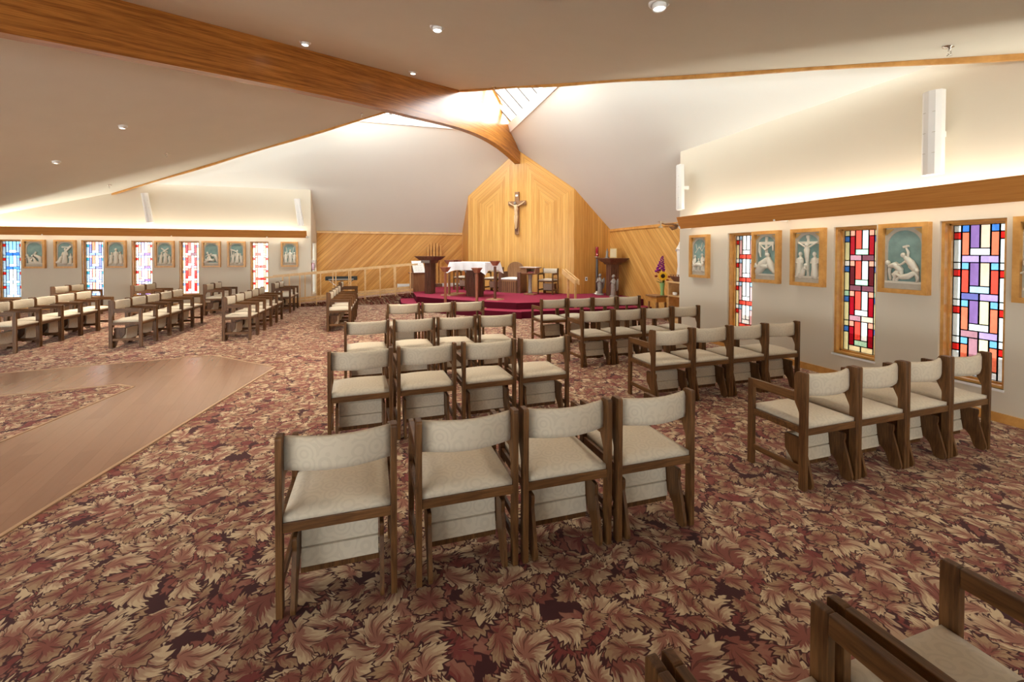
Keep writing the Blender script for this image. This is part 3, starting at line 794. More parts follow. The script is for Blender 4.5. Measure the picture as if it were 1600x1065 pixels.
def fig_kneel(m, x, z0, h, d=1, y=-.025):
    r = h * .17
    m.tube([(x - d * h * .32, y, z0 + r * .6), (x, y - .006, z0 + r * .9), (x + d * h * .10, y - .008, z0 + h * .55)], [r * .8, r * 1.15, r * .85], 8)
    m.tube([(x + d * h * .06, y - .008, z0 + h * .5), (x + d * h * .22, y - .012, z0 + h * .75)], [r * .8, r * .6], 8)
    m.ball((x + d * h * .30, y - .012, z0 + h * .92), h * .12, 1, 1, 1.15)
    m.tube([(x + d * h * .18, y - .016, z0 + h * .68), (x + d * h * .48, y - .016, z0 + h * .55)], [r * .3, r * .22], 6)
def fig_lie(m, x0, x1, z, r, y=-.03):
    m.tube([(x0, y, z), ((x0 + x1) / 2, y - .006, z + r * .9), (x1, y, z + r * .4)], [r * .6, r, r * .8], 8)
    m.ball((x1 + (x1 - x0) * .10, y - .004, z + r * 1.1), r * .75)
    m.tube([(x0, y, z), (x0 - (x1 - x0) * .1, y - .004, z + r * 1.6), (x0 - (x1 - x0) * .22, y, z)], [r * .5, r * .45, r * .3], 6)
def bar(m, a, b, r=.012, y=-.03):
    a, b = Vector((a[0], y, a[1])), Vector((b[0], y, b[1])); d = (b - a).normalized(); n = Vector((-d.z, 0, d.x)) * r
    q = [a + n, a - n, b - n, b + n]; off = Vector((0, .012, 0))
    m.add([p - off for p in q] + [p + off for p in q], [(0, 1, 2, 3), (7, 6, 5, 4), (0, 4, 5, 1), (1, 5, 6, 2), (2, 6, 7, 3), (3, 7, 4, 0)])
B0 = -.262
def sc_tomb(m):
    fig_stand(m, -.115, B0, .25, .02, 1); fig_stand(m, .10, B0, .28, -.03, 1); fig_stand(m, -.01, B0, .20, 0, 1); fig_lie(m, -.10, .10, B0 + .07, .035, -.045)
    for a, b in (((-.12, .02), (-.02, .12)), ((-.02, .12), (.05, .05)), ((.05, .05), (.12, .14)), ((-.08, .08), (-.1, .17)), ((.02, .09), (.06, .19))): bar(m, a, b, .005, -.006)
def sc_pieta(m):
    bar(m, (0, -.02), (0, .235), .020, -.012); bar(m, (-.13, .15), (.13, .15), .020, -.014)
    m.tube([(-.11, -.022, .15), (-.115, -.02, .05), (-.10, -.02, -.03)], [.016, .022, .010], 6); m.tube([(.11, -.022, .15), (.115, -.02, .06)], [.016, .014], 6)
    m.tube([(-.10, -.03, .13), (0, -.034, .06), (.10, -.03, .13)], [.010, .014, .010], 6)
    m.tube([(-.13, -.02, B0 + .03), (-.03, -.035, B0 + .13), (.05, -.035, B0 + .20)], [.05, .065, .04], 8); m.ball((.045, -.045, -.005), .030)
    m.tube([(.14, -.02, B0 + .04), (.09, -.03, B0 + .12), (.06, -.04, B0 + .19)], [.035, .055, .035], 8); fig_lie(m, -.12, .06, B0 + .09, .030, -.06)
def sc_cross(m):
    bar(m, (0, B0), (0, .23), .015, -.012); bar(m, (-.14, .145), (.14, .145), .014, -.014); bar(m, (-.018, .215), (.018, .215), .018, -.02)
    m.tube([(0, -.03, -.13), (0, -.034, -.03), (0, -.036, .06), (0, -.036, .09)], [.014, .024, .034, .020], 8); m.ball((.004, -.044, .118), .024)
    for sg in (-1, 1): m.tube([(sg * .02, -.034, .09), (sg * .13, -.03, .145)], [.013, .008], 6)
    m.tube([(0, -.03, -.12), (0, -.03, -.20)], [.014, .010], 6)
    fig_stand(m, -.105, B0, .30, .01, 1); fig_stand(m, .105, B0, .30, -.01, 1); fig_kneel(m, -.045, B0, .15, 1, -.045)
def sc_nail(m):
    # crouching man at the left, man rising with a raised arm, man stretched out at the right
    m.tube([(-.125, -.02, B0 + .02), (-.13, -.03, B0 + .10), (-.115, -.035, B0 + .155)], [.013, .015, .018], 7)
    m.tube([(-.12, -.032, B0 + .15), (-.07, -.036, B0 + .165), (-.025, -.034, B0 + .12)], [.024, .034, .030], 8)
    m.ball((-.14, -.040, B0 + .185), .023, 1, 1, 1.1)
    m.tube([(-.03, -.034, B0 + .11), (-.075, -.044, B0 + .07), (-.055, -.036, B0 + .01)], [.024, .022, .014], 7)
    m.tube([(-.02, -.034, B0 + .11), (.0, -.04, B0 + .06), (-.06, -.04, B0 + .015)], [.022, .018, .012], 7)
    m.tube([(.13, -.02, B0 + .02), (.12, -.03, B0 + .10), (.075, -.036, B0 + .15)], [.016, .022, .022], 7)
    m.tube([(.11, -.03, B0 + .13), (.075, -.038, B0 + .19), (.035, -.038, B0 + .235)], [.030, .034, .024], 8)
    m.ball((.010, -.044, B0 + .262), .022, 1, 1, 1.15)
    m.tube([(.045, -.038, B0 + .235), (.055, -.042, B0 + .29), (.030, -.040, B0 + .335)], [.014, .012, .009], 6); bar(m, (.008, B0 + .34), (.055, B0 + .352), .010, -.040)
    m.tube([(.045, -.040, B0 + .215), (.00, -.046, B0 + .175), (-.05, -.046, B0 + .155)], [.014, .011, .009], 6)
    m.tube([(-.075, -.046, B0 + .015), (-.045, -.052, B0 + .075), (.00, -.048, B0 + .045)], [.013, .018, .022], 7)
    m.tube([(.00, -.048, B0 + .045), (.06, -.050, B0 + .055), (.105, -.046, B0 + .085)], [.024, .030, .024], 8)
    m.ball((.135, -.046, B0 + .115), .021); m.tube([(.115, -.046, B0 + .09), (.15, -.046, B0 + .05), (.13, -.04, B0 + .005)], [.013, .012, .009], 6)
def sc_fall(m):
    bar(m, (-.09, B0 + .02), (.05, .02), .017, -.045); bar(m, (-.08, -.13), (.02, -.07), .014, -.045)
    fig_kneel(m, -.08, B0, .22, -1); fig_kneel(m, .03, B0, .20, -1, -.03); m.tube([(.13, -.02, B0 + .03), (.12, -.03, B0 + .14), (.03, -.036, B0 + .19)], [.035, .045, .03], 8); m.ball((0, -.04, -.05), .026)
def sc_carry(m):
    bar(m, (-.07, .14), (.13, .13), .013, -.03); bar(m, (.01, .02), (.13, .17), .020, -.040)
    fig_stand(m, -.005, B0, .38, .01, 1); fig_kneel(m, -.11, B0, .24, 1); fig_stand(m, .115, B0, .25, 0, 1)
def sc_three(m):
    fig_stand(m, 0, B0, .38, 0, 1); fig_stand(m, -.11, B0, .28, .02, 0); fig_stand(m, .11, B0, .30, -.02, 0)
def sc_veil(m):
    bar(m, (-.08, .12), (.07, .02), .014, -.02); bar(m, (.09, .12), (-.04, .03), .014, -.024)
    fig_stand(m, .02, B0, .34, 0, 1); fig_stand(m, -.09, B0, .29, .03, 1); fig_stand(m, .12, B0, .23, -.02, 0)
def sc_heap(m):
    fig_kneel(m, -.10, B0, .22, 1); fig_kneel(m, -.02, B0 + .04, .24, -1); m.tube([(.15, -.02, B0 + .05), (.10, -.03, B0 + .19), (.03, -.034, B0 + .20)], [.03, .05, .03], 8); m.ball((.0, -.044, -.03), .026); fig_lie(m, -.12, .05, B0 + .05, .035, -.045)
def sc_load(m):
    bar(m, (-.15, .10), (.03, .03), .018, -.035); bar(m, (-.13, .10), (-.10, -.2), .013, -.03)
    fig_stand(m, .015, B0, .35, .01, 1); fig_stand(m, -.09, B0, .29, .03, 1); fig_stand(m, .12, B0, .26, -.03, 0)
def sc_judge(m):
    fig_stand(m, .015, B0, .37, 0, 1); fig_stand(m, -.105, B0, .30, 0, 0); fig_stand(m, .13, B0, .29, 0, 0)
    for x in (-.06, .07): bar(m, (x, -.05), (x * 1.6, .17), .007, -.006)

def plaque(loc, rz, scene_fn, label, group):
    root = empty('relief_plaque', loc, rz, label, 'plaque', group)
    Wd, Hh, D_ = .244, .395, .076
    fr = MB(); a = .050
    fr.box(-Wd, -Wd + a, -D_, 0, -Hh, Hh).box(Wd - a, Wd, -D_, 0, -Hh, Hh).box(-Wd + a, Wd - a, -D_, 0, Hh - a, Hh).box(-Wd + a, Wd - a, -D_, 0, -Hh, -Hh + a)
    fr.build('frame', MAT['fir'], root)
    x1, z1 = Wd - a, Hh - a
    MB().box(-x1, x1, -.020, 0, -z1, z1).build('panel', MAT['teal'], root)
    # arched surround
    ar = MB(); r_in = x1 - .028; zc_ = z1 - .03 - r_in; N = 14
    inner = [(-r_in, -z1 + .075)] + [(-r_in * math.cos(math.pi * i / N), zc_ + r_in * math.sin(math.pi * i / N)) for i in range(N + 1)] + [(r_in, -z1 + .075)]
    outer = [(-x1, -z1 + .075)] + [(-x1 if i < N / 2 else (x1 if i > N / 2 else 0), z1) if 0 < i < N else ((-x1 if i == 0 else x1), zc_) for i in range(N + 1)] + [(x1, -z1 + .075)]
    for i in range(N + 1):
        t = i / N
        if 0 < i < N: outer[i + 1] = (-x1 * math.cos(math.pi * t) * (1 if abs(math.cos(math.pi * t)) > .7 else 1.0), z1) if abs(math.cos(math.pi * t)) < .92 else ((-x1 if t < .5 else x1), zc_ + (z1 - zc_) * (math.sin(math.pi * t) / .4) if math.sin(math.pi * t) < .4 else z1)
    n = len(inner); vs = [(p[0], -.034, p[1]) for p in inner] + [(p[0], -.034, p[1]) for p in outer] + [(p[0], -.018, p[1]) for p in inner]
    fs = [(i, i + 1, n + i + 1, n + i) for i in range(n - 1)] + [(2 * n + i, 2 * n + i + 1, i + 1, i) for i in range(n - 1)]
    ar.add(vs, fs); ar.box(-x1, x1, -.036, -.018, -z1, -z1 + .072)
    ar.build('arch_border', MAT['greyband'], root)
    for sg in (-1, 1):
        gd = MB(); gd.prism([(sg * (x1 - .012), z1 - .012), (sg * (x1 - .095), z1 - .012), (sg * (x1 - .012), z1 - .085)], -.038, -.033, 'y')
        gd.build('corner_inlay', MAT['gold'], root)
    fg = MB(); fg.box(-x1 + .012, x1 - .012, -.050, -.018, -z1 + .064, -z1 + .088)
    scene_fn(fg)
    fg.v[8:] = [(x * 1.06, y * 1.25 - .004, (z - B0) * 1.14 + B0) for x, y, z in fg.v[8:]]; fg.build('relief_figures', MAT['cream'], root)
    return root
PZ = (1.155 + 1.946) / 2
for v, fn, lb in ((7.07, sc_tomb, 'relief plaque nearest the sanctuary on the right wall, figures gathered low under bare branches'),
                  (5.593, sc_pieta, 'relief plaque of a draped cross over two huddled figures, beside the pale narrow window'),
                  (4.906, sc_cross, 'relief plaque of a crucifix with standing figures, left of the red and blue window'),
                  (3.744, sc_nail, 'large near relief plaque with a raised arm over a lying figure, between two windows'),
                  (2.596, sc_fall, 'relief plaque cut by the right edge of the picture')):
    plaque((UR, v - .244, PZ), -math.pi / 2, fn, lb, 'relief plaques on the right wall')
for u, fn, lb in ((-9.528, sc_fall, 'relief plaque just right of the blue window, figures bowed under a fallen cross'),
                  (-8.843, sc_carry, 'relief plaque with a tall figure shouldering a cross, second from the left edge'),
                  (-7.671, sc_three, 'relief plaque of three standing robed figures between the blue-red and lilac windows'),
                  (-6.488, sc_veil, 'relief plaque with crossed beams behind three figures, between lilac and red windows'),
                  (-5.292, sc_heap, 'relief plaque of a crouching heap of figures just right of the deep red window'),
                  (-4.619, sc_load, 'relief plaque with a long beam carried at the left, left of the white-red window'),
                  (-3.141, sc_judge, 'relief plaque on its own at the far end of the left wall by the ramp')):
    plaque((u + .244, VL, PZ), 0, fn, lb, 'relief plaques on the left wall')

# ------------------------------------------------------------------ laminate walkway
lam_out = [(-1.47, 6.76), (-2.57, 7.80), (-4.88, 7.40), (-13.9, 5.85), (-13.9, 4.65), (-4.13, 6.22), (-3.10, 6.38), (-2.87, 6.22), (-3.11, 4.71), (-4.72, -4.95), (-3.40, -4.95), (-2.03, 3.45)]
def flat_poly(name, poly, z0, z1, mat):
    m = MB().prism(poly, z0, z1, 'z')
    o = m.build(name, mat)
    bm = bmesh.new(); bm.from_mesh(o.data); bmesh.ops.triangulate(bm, faces=[f for f in bm.faces if len(f.verts) > 4]); bmesh.ops.recalc_face_normals(bm, faces=bm.faces); bm.to_mesh(o.data); bm.free()
    return o
struct(flat_poly('floor_walkway', lam_out, 0.0, 0.006, MAT['laminate']))
m = MB()
for (a, b) in zip(lam_out, lam_out[1:] + lam_out[:1]):
    d = Vector((b[0] - a[0], b[1] - a[1], 0)); L = d.length; d.normalize(); n = Vector((-d.y, d.x, 0)) * .014
    if a[0] < -13 and b[0] < -13: continue
    q = [Vector((*a, 0)) + n, Vector((*a, 0)) - n, Vector((*b, 0)) - n, Vector((*b, 0)) + n]
    m.add([tuple(p + Vector((0, 0, 0))) for p in q] + [tuple(p + Vector((0, 0, .010))) for p in q], [(3, 2, 1, 0), (4, 5, 6, 7), (0, 1, 5, 4), (1, 2, 6, 5), (2, 3, 7, 6), (3, 0, 4, 7)])
struct(m.build('trim_8', MAT['threshold']))

# ------------------------------------------------------------------ platform, steps, ramp
def tier(edge_u, edge_v, front, z0, z1, name):
    pts = [W(s, w)[:2] for w, s in front]
    poly = [(edge_u, 16.52)] + [(edge_u, pts[0][1])] + pts[0:] + [(pts[-1][0], edge_v), (6.85, edge_v), (6.85, 12.50), (5.62, 12.50), (2.81, 15.30), (2.81, 16.52)]
    o = flat_poly(name, poly, z0, z1, MAT['magenta'])
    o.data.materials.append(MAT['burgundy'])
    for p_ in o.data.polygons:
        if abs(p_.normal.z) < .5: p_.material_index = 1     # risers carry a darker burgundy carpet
    return struct(o)
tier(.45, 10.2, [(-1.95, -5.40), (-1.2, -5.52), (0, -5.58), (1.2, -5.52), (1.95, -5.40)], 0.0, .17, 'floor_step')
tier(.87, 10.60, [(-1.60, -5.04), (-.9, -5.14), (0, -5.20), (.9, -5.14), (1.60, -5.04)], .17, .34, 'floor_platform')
# nosing lines
# ramp along the left boarded wall
RZ = lambda u: max(0.0, .02 + (u + 3.2) * (.32 / 4.07))
m = MB()
m.prism([(-3.3, 0.0), (.87, 0.0), (.87, .34), (-3.3, .012)], 14.22, 15.30, 'y')
m.prism([(-2.26, 0.0), (.87, 0.0), (.87, .34), (-2.26, .094)], 15.30, 16.52, 'y')
struct(m.build('floor_ramp', MAT['carpet_side']))
def railing(v, posts, label):
    root = empty('ramp_railing', (posts[0], v, 0), 0, label, 'railing', 'wooden railings of the ramp')
    x0 = posts[0]
    def zr_(u, off): return off + (u + 3.29) * (.37 / 4.34)
    def plank(name, ua, ub, lo, hi, t, mat):
        m = MB(); m.prism([(ua - x0, zr_(ua, lo)), (ub - x0, zr_(ub, lo)), (ub - x0, zr_(ub, hi)), (ua - x0, zr_(ua, hi))], -t, t, 'y')
        m.build(name, mat, root)
    plank('handrail', -3.35, 1.0, .855, .905, .030, MAT['firlight'])
    plank('kerb_board', -2.95, .85, .055, .125, .018, MAT['firlight'])
    for u in posts:
        MB().box(u - x0 - .016, u - x0 + .016, -.034, -.006, max(0.0, zr_(u, .055) - .11) if v < 15 else zr_(u, -.02), zr_(u, .87)).build('post', MAT['firlight'], root, .004)
    return root
railing(14.18, [-2.87 + i * .455 for i in range(9)], 'near wooden ramp railing rising to the right beside the grid of chairs')
railing(15.20, [-2.89 + i * .455 for i in range(8)], 'far wooden ramp railing, behind the near one')

# heater strip along the base of the left boarded wall
t_ = empty('baseboard_heater', (1.4, 16.54, .34), 0, 'long white baseboard heater under the boarded wall behind the lectern', 'heater')
MB().box(-.95, 1.3, -.07, 0, .0, .015).box(-.95, 1.3, -.07, -.06, .03, .11).box(-.95, 1.3, -.07, 0, .11, .13).build('casing', MAT['white'], t_, .004)
MB().box(-.97, -.95, -.075, 0, 0, .135).build('end_cap', MAT['white'], t_); MB().box(1.3, 1.32, -.075, 0, 0, .135).build('end_cap', MAT['white'], t_)

# ------------------------------------------------------------------ chairs
CW = .512
def rounded(poly, r=.012, seg=3):
    out = []; n = len(poly)
    for i in range(n):
        p0, p, p1 = Vector(poly[i - 1]), Vector(poly[i]), Vector(poly[(i + 1) % n])
        a, b = (p0 - p), (p1 - p)
        rr = min(r, a.length * .45, b.length * .45)
        a.normalize(); b.normalize()
        A, B = p + a * rr, p + b * rr
        for k in range(seg + 1):
            t = k / seg
            q = A.lerp(p, t).lerp(p.lerp(B, t), t); out.append((q.x, q.y))
    return out
def cushion_mesh(x0, x1, y0, y1, z0, z1, crown, nx=8, ny=8):
    m = MB(); vs = []
    for j in range(ny + 1):
        for i in range(nx + 1):
            a, b = i / nx, j / ny
            e = (1 - abs(2 * a - 1) ** 5) * (1 - abs(2 * b - 1) ** 5)
            vs.append((x0 + (x1 - x0) * a, y0 + (y1 - y0) * b, z1 - .016 * (1 - e) + crown * math.sin(math.pi * a) * math.sin(math.pi * b)))
    fs = [(j * (nx + 1) + i, j * (nx + 1) + i + 1, (j + 1) * (nx + 1) + i + 1, (j + 1) * (nx + 1) + i) for j in range(ny) for i in range(nx)]
    n0 = len(vs)
    ring = [i for i in range(nx + 1)] + [j * (nx + 1) + nx for j in range(1, ny + 1)] + [ny * (nx + 1) + i for i in range(nx - 1, -1, -1)] + [j * (nx + 1) for j in range(ny - 1, 0, -1)]
    base = [(vs[r][0], vs[r][1], z0) for r in ring]
    vs += base; L = len(ring)
    for i in range(L): fs.append((ring[i], n0 + i, n0 + (i + 1) % L, ring[(i + 1) % L]))
    fs.append(tuple(n0 + i for i in range(L))[::-1])
    m.add(vs, fs, 0, True); return m
def make_chair():
    root = empty('armchair')
    h = CW / 2; t = .028
    post = rounded([(0, 0), (.050, 0), (.050, .52), (.088, .60), (.088, .765), (.070, .80), (.0, .80)], .012)
    for sx in (-h, h - t):
        MB().prism(post, sx, sx + t, 'x').build('leg', MAT['oak'], root, .003)
        MB().prism(rounded([(.42, 0), (.47, 0), (.47, .65), (.42, .65)], .010), sx, sx + t, 'x').build('leg', MAT['oak'], root, .003)
        MB().prism([(.088, .592), (.42, .592), (.42, .65), (.086, .655)], sx, sx + t, 'x').build('armrest', MAT['oakd'], root, .003)
        MB().prism([(.05, .115), (.42, .115), (.42, .155), (.05, .155)], sx + .004, sx + t - .004, 'x').build('stretcher', MAT['oakd'], root, .003)
    f = MB()
    f.box(-h + t, h - t, .006, .028, .375, .420).box(-h + t, h - t, .435, .457, .375, .420)
    f.box(-h + .003, -h + t - .003, .05, .42, .380, .425).box(h - t + .003, h - .003, .05, .42, .380, .425)
    f.build('seat_frame', MAT['oakh'], root, .002)
    cushion_mesh(-h + t + .002, h - t - .002, .014, .462, .418, .462, .022).build('seat', MAT['fabric'], root)
    # curved backrest band
    m = MB(); N = 14; vs = []
    x0, x1 = -h + t, h - t
    for i in range(N + 1):
        a = i / N; x = x0 + (x1 - x0) * a
        y = .060 - .058 * math.sin(math.pi * a)
        for yy, z in ((y - .004, .632), (y - .010, .66), (y - .010, .755), (y - .002, .778), (y + .014, .782), (y + .026, .765), (y + .026, .65), (y + .014, .630)):
            vs.append((x, yy, z))
    fs = [(i * 8 + k, i * 8 + 8 + k, i * 8 + 8 + (k + 1) % 8, i * 8 + (k + 1) % 8) for i in range(N) for k in range(8)] + [tuple(range(8)), tuple(range(N * 8, N * 8 + 8))[::-1]]
    o = m.add(vs, fs, 0, True).build('backrest', MAT['fabric'], root)
    bm = bmesh.new(); bm.from_mesh(o.data); bmesh.ops.recalc_face_normals(bm, faces=bm.faces); bm.to_mesh(o.data); bm.free()
    # folding kneeler: two shaped brackets, a rail and a padded board
    br = rounded([(.046, .325), (.205, .325), (.200, .215), (.145, .150), (.098, .100), (.068, .012), (.048, .001), (.004, .001), (-.010, .03), (.022, .16), (.052, .265), (.046, .285)], .014)
    k = MB()
    for sx in (-h + t + .030, h - t - .030 - .020): k.prism(br, sx, sx + .020, 'x')
    k.box(-h + t + .05, h - t - .05, .155, .185, .085, .118)
    kn = k.build('kneeler', MAT['oak'], root, .002)
    p = MB(); pw = h - t - .054
    prof = [(.150, .118), (.135, .125), (.148, .205), (.166, .209), (.150, .213), (.158, .310), (.175, .322), (.215, .318), (.222, .300), (.205, .125), (.195, .116)]
    p.prism(prof, -pw, pw, 'x')
    p.build('kneeler_pad', MAT['fabric'], kn, .004)
    return root
proto = make_chair(); index_kids()
ORD = ['first', 'second', 'third', 'fourth', 'fifth', 'sixth']
state = {'first': True}
def chair(x, y, rz, label, group, z=0.0):
    if state['first']: o = proto; state['first'] = False
    else: o = copy_tree(proto)
    o.location = (x, y, z); o.rotation_euler = (0, 0, rz)
    tag(o, label, 'chair', group)
    return o
def row(p0, p1, starts, labelf, group):
    """chairs facing the sanctuary (+y); p0-p1 is the line of the rear posts, starts are left edges along it."""
    d = Vector((p1[0] - p0[0], p1[1] - p0[1])); ang = math.atan2(d.y, d.x); d.normalize()
    for i, s in enumerate(starts):
        c = Vector(p0) + d * (s + CW / 2)
        chair(c.x, c.y, ang, labelf(i), group)
G1 = 'cream padded armchairs facing the sanctuary, centre block'
rows_c = [((-.46, 2.085), (1.78, 2.15), [0, .60, 1.14, 1.69], 'nearest'),
          ((-.45, 3.80), (1.74, 3.94), [0, .55, 1.12, 1.67], 'second nearest'),
          ((-.46, 5.43), (1.69, 5.58), [0, .555, 1.09, 1.63], 'third'),
          ((.03, 7.15), (1.6, 7.22), [0, .54, 1.07], 'farthest')]
for p0, p1, st, nm in rows_c:
    row(p0, p1, st, lambda i, nm=nm, n=len(st): 'cream armchair, %s from left in the %s row of the centre block' % (ORD[i], nm), G1)
rows_r = [((2.70, 2.25), (4.76, 2.33), 'nearest', 'beside the wall of windows'), ((2.68, 3.95), (4.73, 4.03), 'second nearest', ''), ((2.64, 5.58), (4.74, 5.70), 'third', ''), ((2.62, 7.18), (4.73, 7.31), 'farthest', '')]
for p0, p1, nm, ex in rows_r:
    row(p0, p1, [0, .515, 1.03, 1.545], lambda i, nm=nm: 'cream armchair, %s from left in the %s row beside the right wall' % (ORD[i], nm), 'cream padded armchairs facing the sanctuary, right block')
row((.120, .412), (1.765, .462), [.0, .53, 1.075], lambda i: 'foreground armchair cut by the bottom edge, %s' % ('leftmost, only arm tips showing', 'middle one, arm tops showing', 'rightmost, its cream seat in view')[i], 'armchairs cut by the bottom edge of the picture')
def side_row(u, v0, n, step, labelf, group, rot=0.0):
    for i in range(n):
        chair(u, v0 + step * i + CW / 2, -math.pi / 2 + rot, labelf(i), group)
GL = 'cream padded armchairs turned sideways, left of the walkway'
for u, v0, nm in ((-6.06, 8.80, 'leftmost full side row'), (-4.43, 8.87, 'middle side row'), (-2.83, 9.03, 'side row just left of the aisle')):
    side_row(u, v0, 5, .525, lambda i, nm=nm: 'armchair facing right, %s from the front in the %s' % (ORD[i], nm), GL)
side_row(-1.14, 9.52, 4, .525, lambda i: 'armchair facing right before the ramp railing, %s from the front' % ORD[i], GL)
side_row(-7.66, 10.40, 2, .525, lambda i: 'armchair facing right at the left edge of the picture, %s' % ('its arm tip only', 'behind the one at the edge')[i], GL)
GF = 'cream padded armchairs in the far group by the left wall'
for u, n, nm in ((-7.50, 2, 'below the second plaque'), (-5.95, 2, 'below the lilac window'), (-4.42, 2, 'below the crouching plaque'), (-2.87, 2, 'beside the foot of the ramp'), (-1.22, 1, 'touching the ramp railing')):
    side_row(u, 12.80, n, .56, lambda i, nm=nm, n=n: 'armchair facing right %s%s' % (nm, '' if n == 1 else (', the nearer of two', ', the farther of two')[i]), GF)

# sanctuary chairs (same make), backs to the apse wall, facing the people
TOPZ = .34
FACE = math.radians(135)      # local +y points away from the apse, down the diagonal
for w_, lb in ((-1.91, 'armchair on the platform left of the altar cloth'), (-.68, 'armchair on the platform seen under the altar cloth'), (1.29, 'armchair on the platform right of the book table')):
    p = W(-2.14, w_)
    chair(p[0], p[1], FACE, lb, 'armchairs on the platform', TOPZ)

# ------------------------------------------------------------------ sanctuary furniture
def sroot(name, s, w, z, label, cat, group=None, rz=FACE):
    p = W(s, w, z); return empty(name, p, rz, label, cat, group)
def fluted(m, hx, hy, z0, z1, n=7):
    """square fluted pedestal."""
    m.box(-hx + .012, hx - .012, -hy + .012, hy - .012, z0, z1)
    for i in range(n):
        a = -hx + (i + .5) * 2 * hx / n; w_ = hx / n * .62
        m.box(a - w_, a + w_, hy - .012, hy, z0, z1); m.box(a - w_, a + w_, -hy, -hy + .012, z0, z1)
        b = -hy + (i + .5) * 2 * hy / n; w2 = hy / n * .62
        m.box(hx - .012, hx, b - w2, b + w2, z0, z1); m.box(-hx, -hx + .012, b - w2, b + w2, z0, z1)
    return m
# altar
al = sroot('altar', -4.10, -.28, TOPZ, 'fluted wooden altar under a white cloth on the red platform', 'altar')
fluted(MB(), .20, .17, 0, .93).build('pedestal', MAT['walnut'], al)
MB().box(-.60, .60, -.42, .42, .93, .99).build('tabletop', MAT['walnut'], al, .004)
def altar_cloth():
    m = MB(); N = 12; hx, hy, zt = .605, .425, .996
    def edge(i):                         # points around the rim, 4 sides x N
        s, t = divmod(i, N); t = t / N
        return [(-hx + 2 * hx * t, -hy), (hx, -hy + 2 * hy * t), (hx - 2 * hx * t, hy), (-hx, hy - 2 * hy * t)][s], t
    ring = [edge(i) for i in range(4 * N)]
    vs = [(p[0], p[1], zt) for p, t in ring]
    lv = 5
    for k in range(1, lv + 1):
        for i, (p, t) in enumerate(ring):
            c = abs(2 * t - 1) ** 6                      # corners hang lower
            drop = (.22 + .12 * c) * k / lv
            fl = (.018 * math.sin(i * 2.1) + .055 * c + .02) * k / lv
            L = math.hypot(p[0], p[1]); nx, ny = (0, 0)
            if abs(abs(p[0]) - hx) < 1e-6: nx = math.copysign(1, p[0])
            if abs(abs(p[1]) - hy) < 1e-6: ny = math.copysign(1, p[1])
            vs.append((p[0] + nx * fl, p[1] + ny * fl, zt - drop))
    n = 4 * N
    fs = [tuple(range(n))]
    for k in range(lv):
        for i in range(n): fs.append((k * n + i, (k + 1) * n + i, (k + 1) * n + (i + 1) % n, k * n + (i + 1) % n))
    o = m.add(vs, fs, 0, False).build('altar_cloth', MAT['cloth'])
    sol = o.modifiers.new('thickness', 'SOLIDIFY'); sol.thickness = .004; sol.offset = 1
    return o
ac = altar_cloth(); p = W(-4.10, -.28, TOPZ); ac.location = p; ac.rotation_euler = (0, 0, FACE)
tag(ac, 'white linen cloth hanging over the altar with pointed corners', 'altar cloth')
# lectern
lc = sroot('lectern', -4.10, -1.95, TOPZ, 'tall fluted lectern with a wide tapered top, left of the altar', 'lectern')
fluted(MB(), .12, .12, 0, .95).build('pedestal', MAT['walnut'], lc)
m = MB().frustum((0, 0), .95, 1.04, .17, .15, .21, .18).frustum((0, 0), 1.04, 1.145, .25, .20, .38, .28).box(-.38, .38, -.28, .28, 1.145, 1.165)
m.build('top', MAT['walnut'], lc)
MB().box(-.14, .20, .182, .192, .955, 1.035).build('front_panel', MAT['stone'], lc)
# slanted white cover on dark stand behind railing end
b = empty('reading_stand', (1.02, 14.75, TOPZ), math.radians(20), 'dark stand with a slanted white written sheet at the top of the ramp', 'stand')
MB().box(-.20, .20, -.16, .16, 0, .58).frustum((0, 0), .58, .62, .20, .16, .24, .20).build('cabinet', MAT['walnut_light'], b)
MB().prism([(-.20, .62), (-.19, .62), (.02, 1.0), (.01, 1.0)], -.20, .20, 'x').build('sheet', MAT['paper'], b)
lm = MB()
for i in range(4):
    zz = .70 + i * .07; yy = -.20 + (zz - .62) * .553
    for xx in (-.13, -.04, .05): lm.box(xx, xx + .06, yy - .004, yy + .002, zz, zz + .008)
lm.build('written_lines', MAT['greyband'], b)
MB().prism([(-.18, .62), (.02, .62), (.02, .98)], -.18, .18, 'x').build('backing_board', MAT['walnut'], b)
# upright fins against the boarded wall
fn = empty('wooden_screen', (1.75, 16.50, TOPZ), 0, 'upright wooden fins standing against the boarded wall behind the lectern', 'screen')
for i, (x, z1) in enumerate(((-.22, 1.50), (-.11, 1.62), (0, 1.62), (.11, 1.62), (.24, 1.55))):
    MB().box(x - .035, x + .035, -.10, 0, 0, z1).build('fin', MAT['fir'], fn, .003)
MB().box(-.28, .30, -.12, -.02, 0, .12).build('base', MAT['walnut'], fn)
# candle stands
def candle_stand(s, w, z, label, mat):
    r = sroot('candle_stand', s, w, z, label, 'candle stand', 'wooden candle stands around the altar')
    MB().frustum((0, 0), 0, .025, .19, .19, .17, .17).build('base', MAT['walnut_light'], r)
    MB().box(-.027, .027, -.027, .027, .025, .90).build('post', mat, r, .003)
    MB().frustum((0, 0), .92, 1.04, .045, .045, .105, .105).box(-.105, .105, -.105, .105, 1.04, 1.052).build('bowl', MAT['redwood'], r)
candle_stand(-5.32, -.42, .17, 'candle stand on the step before the left end of the altar', MAT['redwood'])
candle_stand(-5.36, .62, .17, 'candle stand on the step before the middle of the altar', MAT['redwood'])
candle_stand(-4.25, -1.10, TOPZ, 'candle stand on the platform at the left end of the altar', MAT['walnut_light'])
candle_stand(-3.70, -1.20, TOPZ, 'candle stand behind the left end of the altar cloth', MAT['walnut_light'])
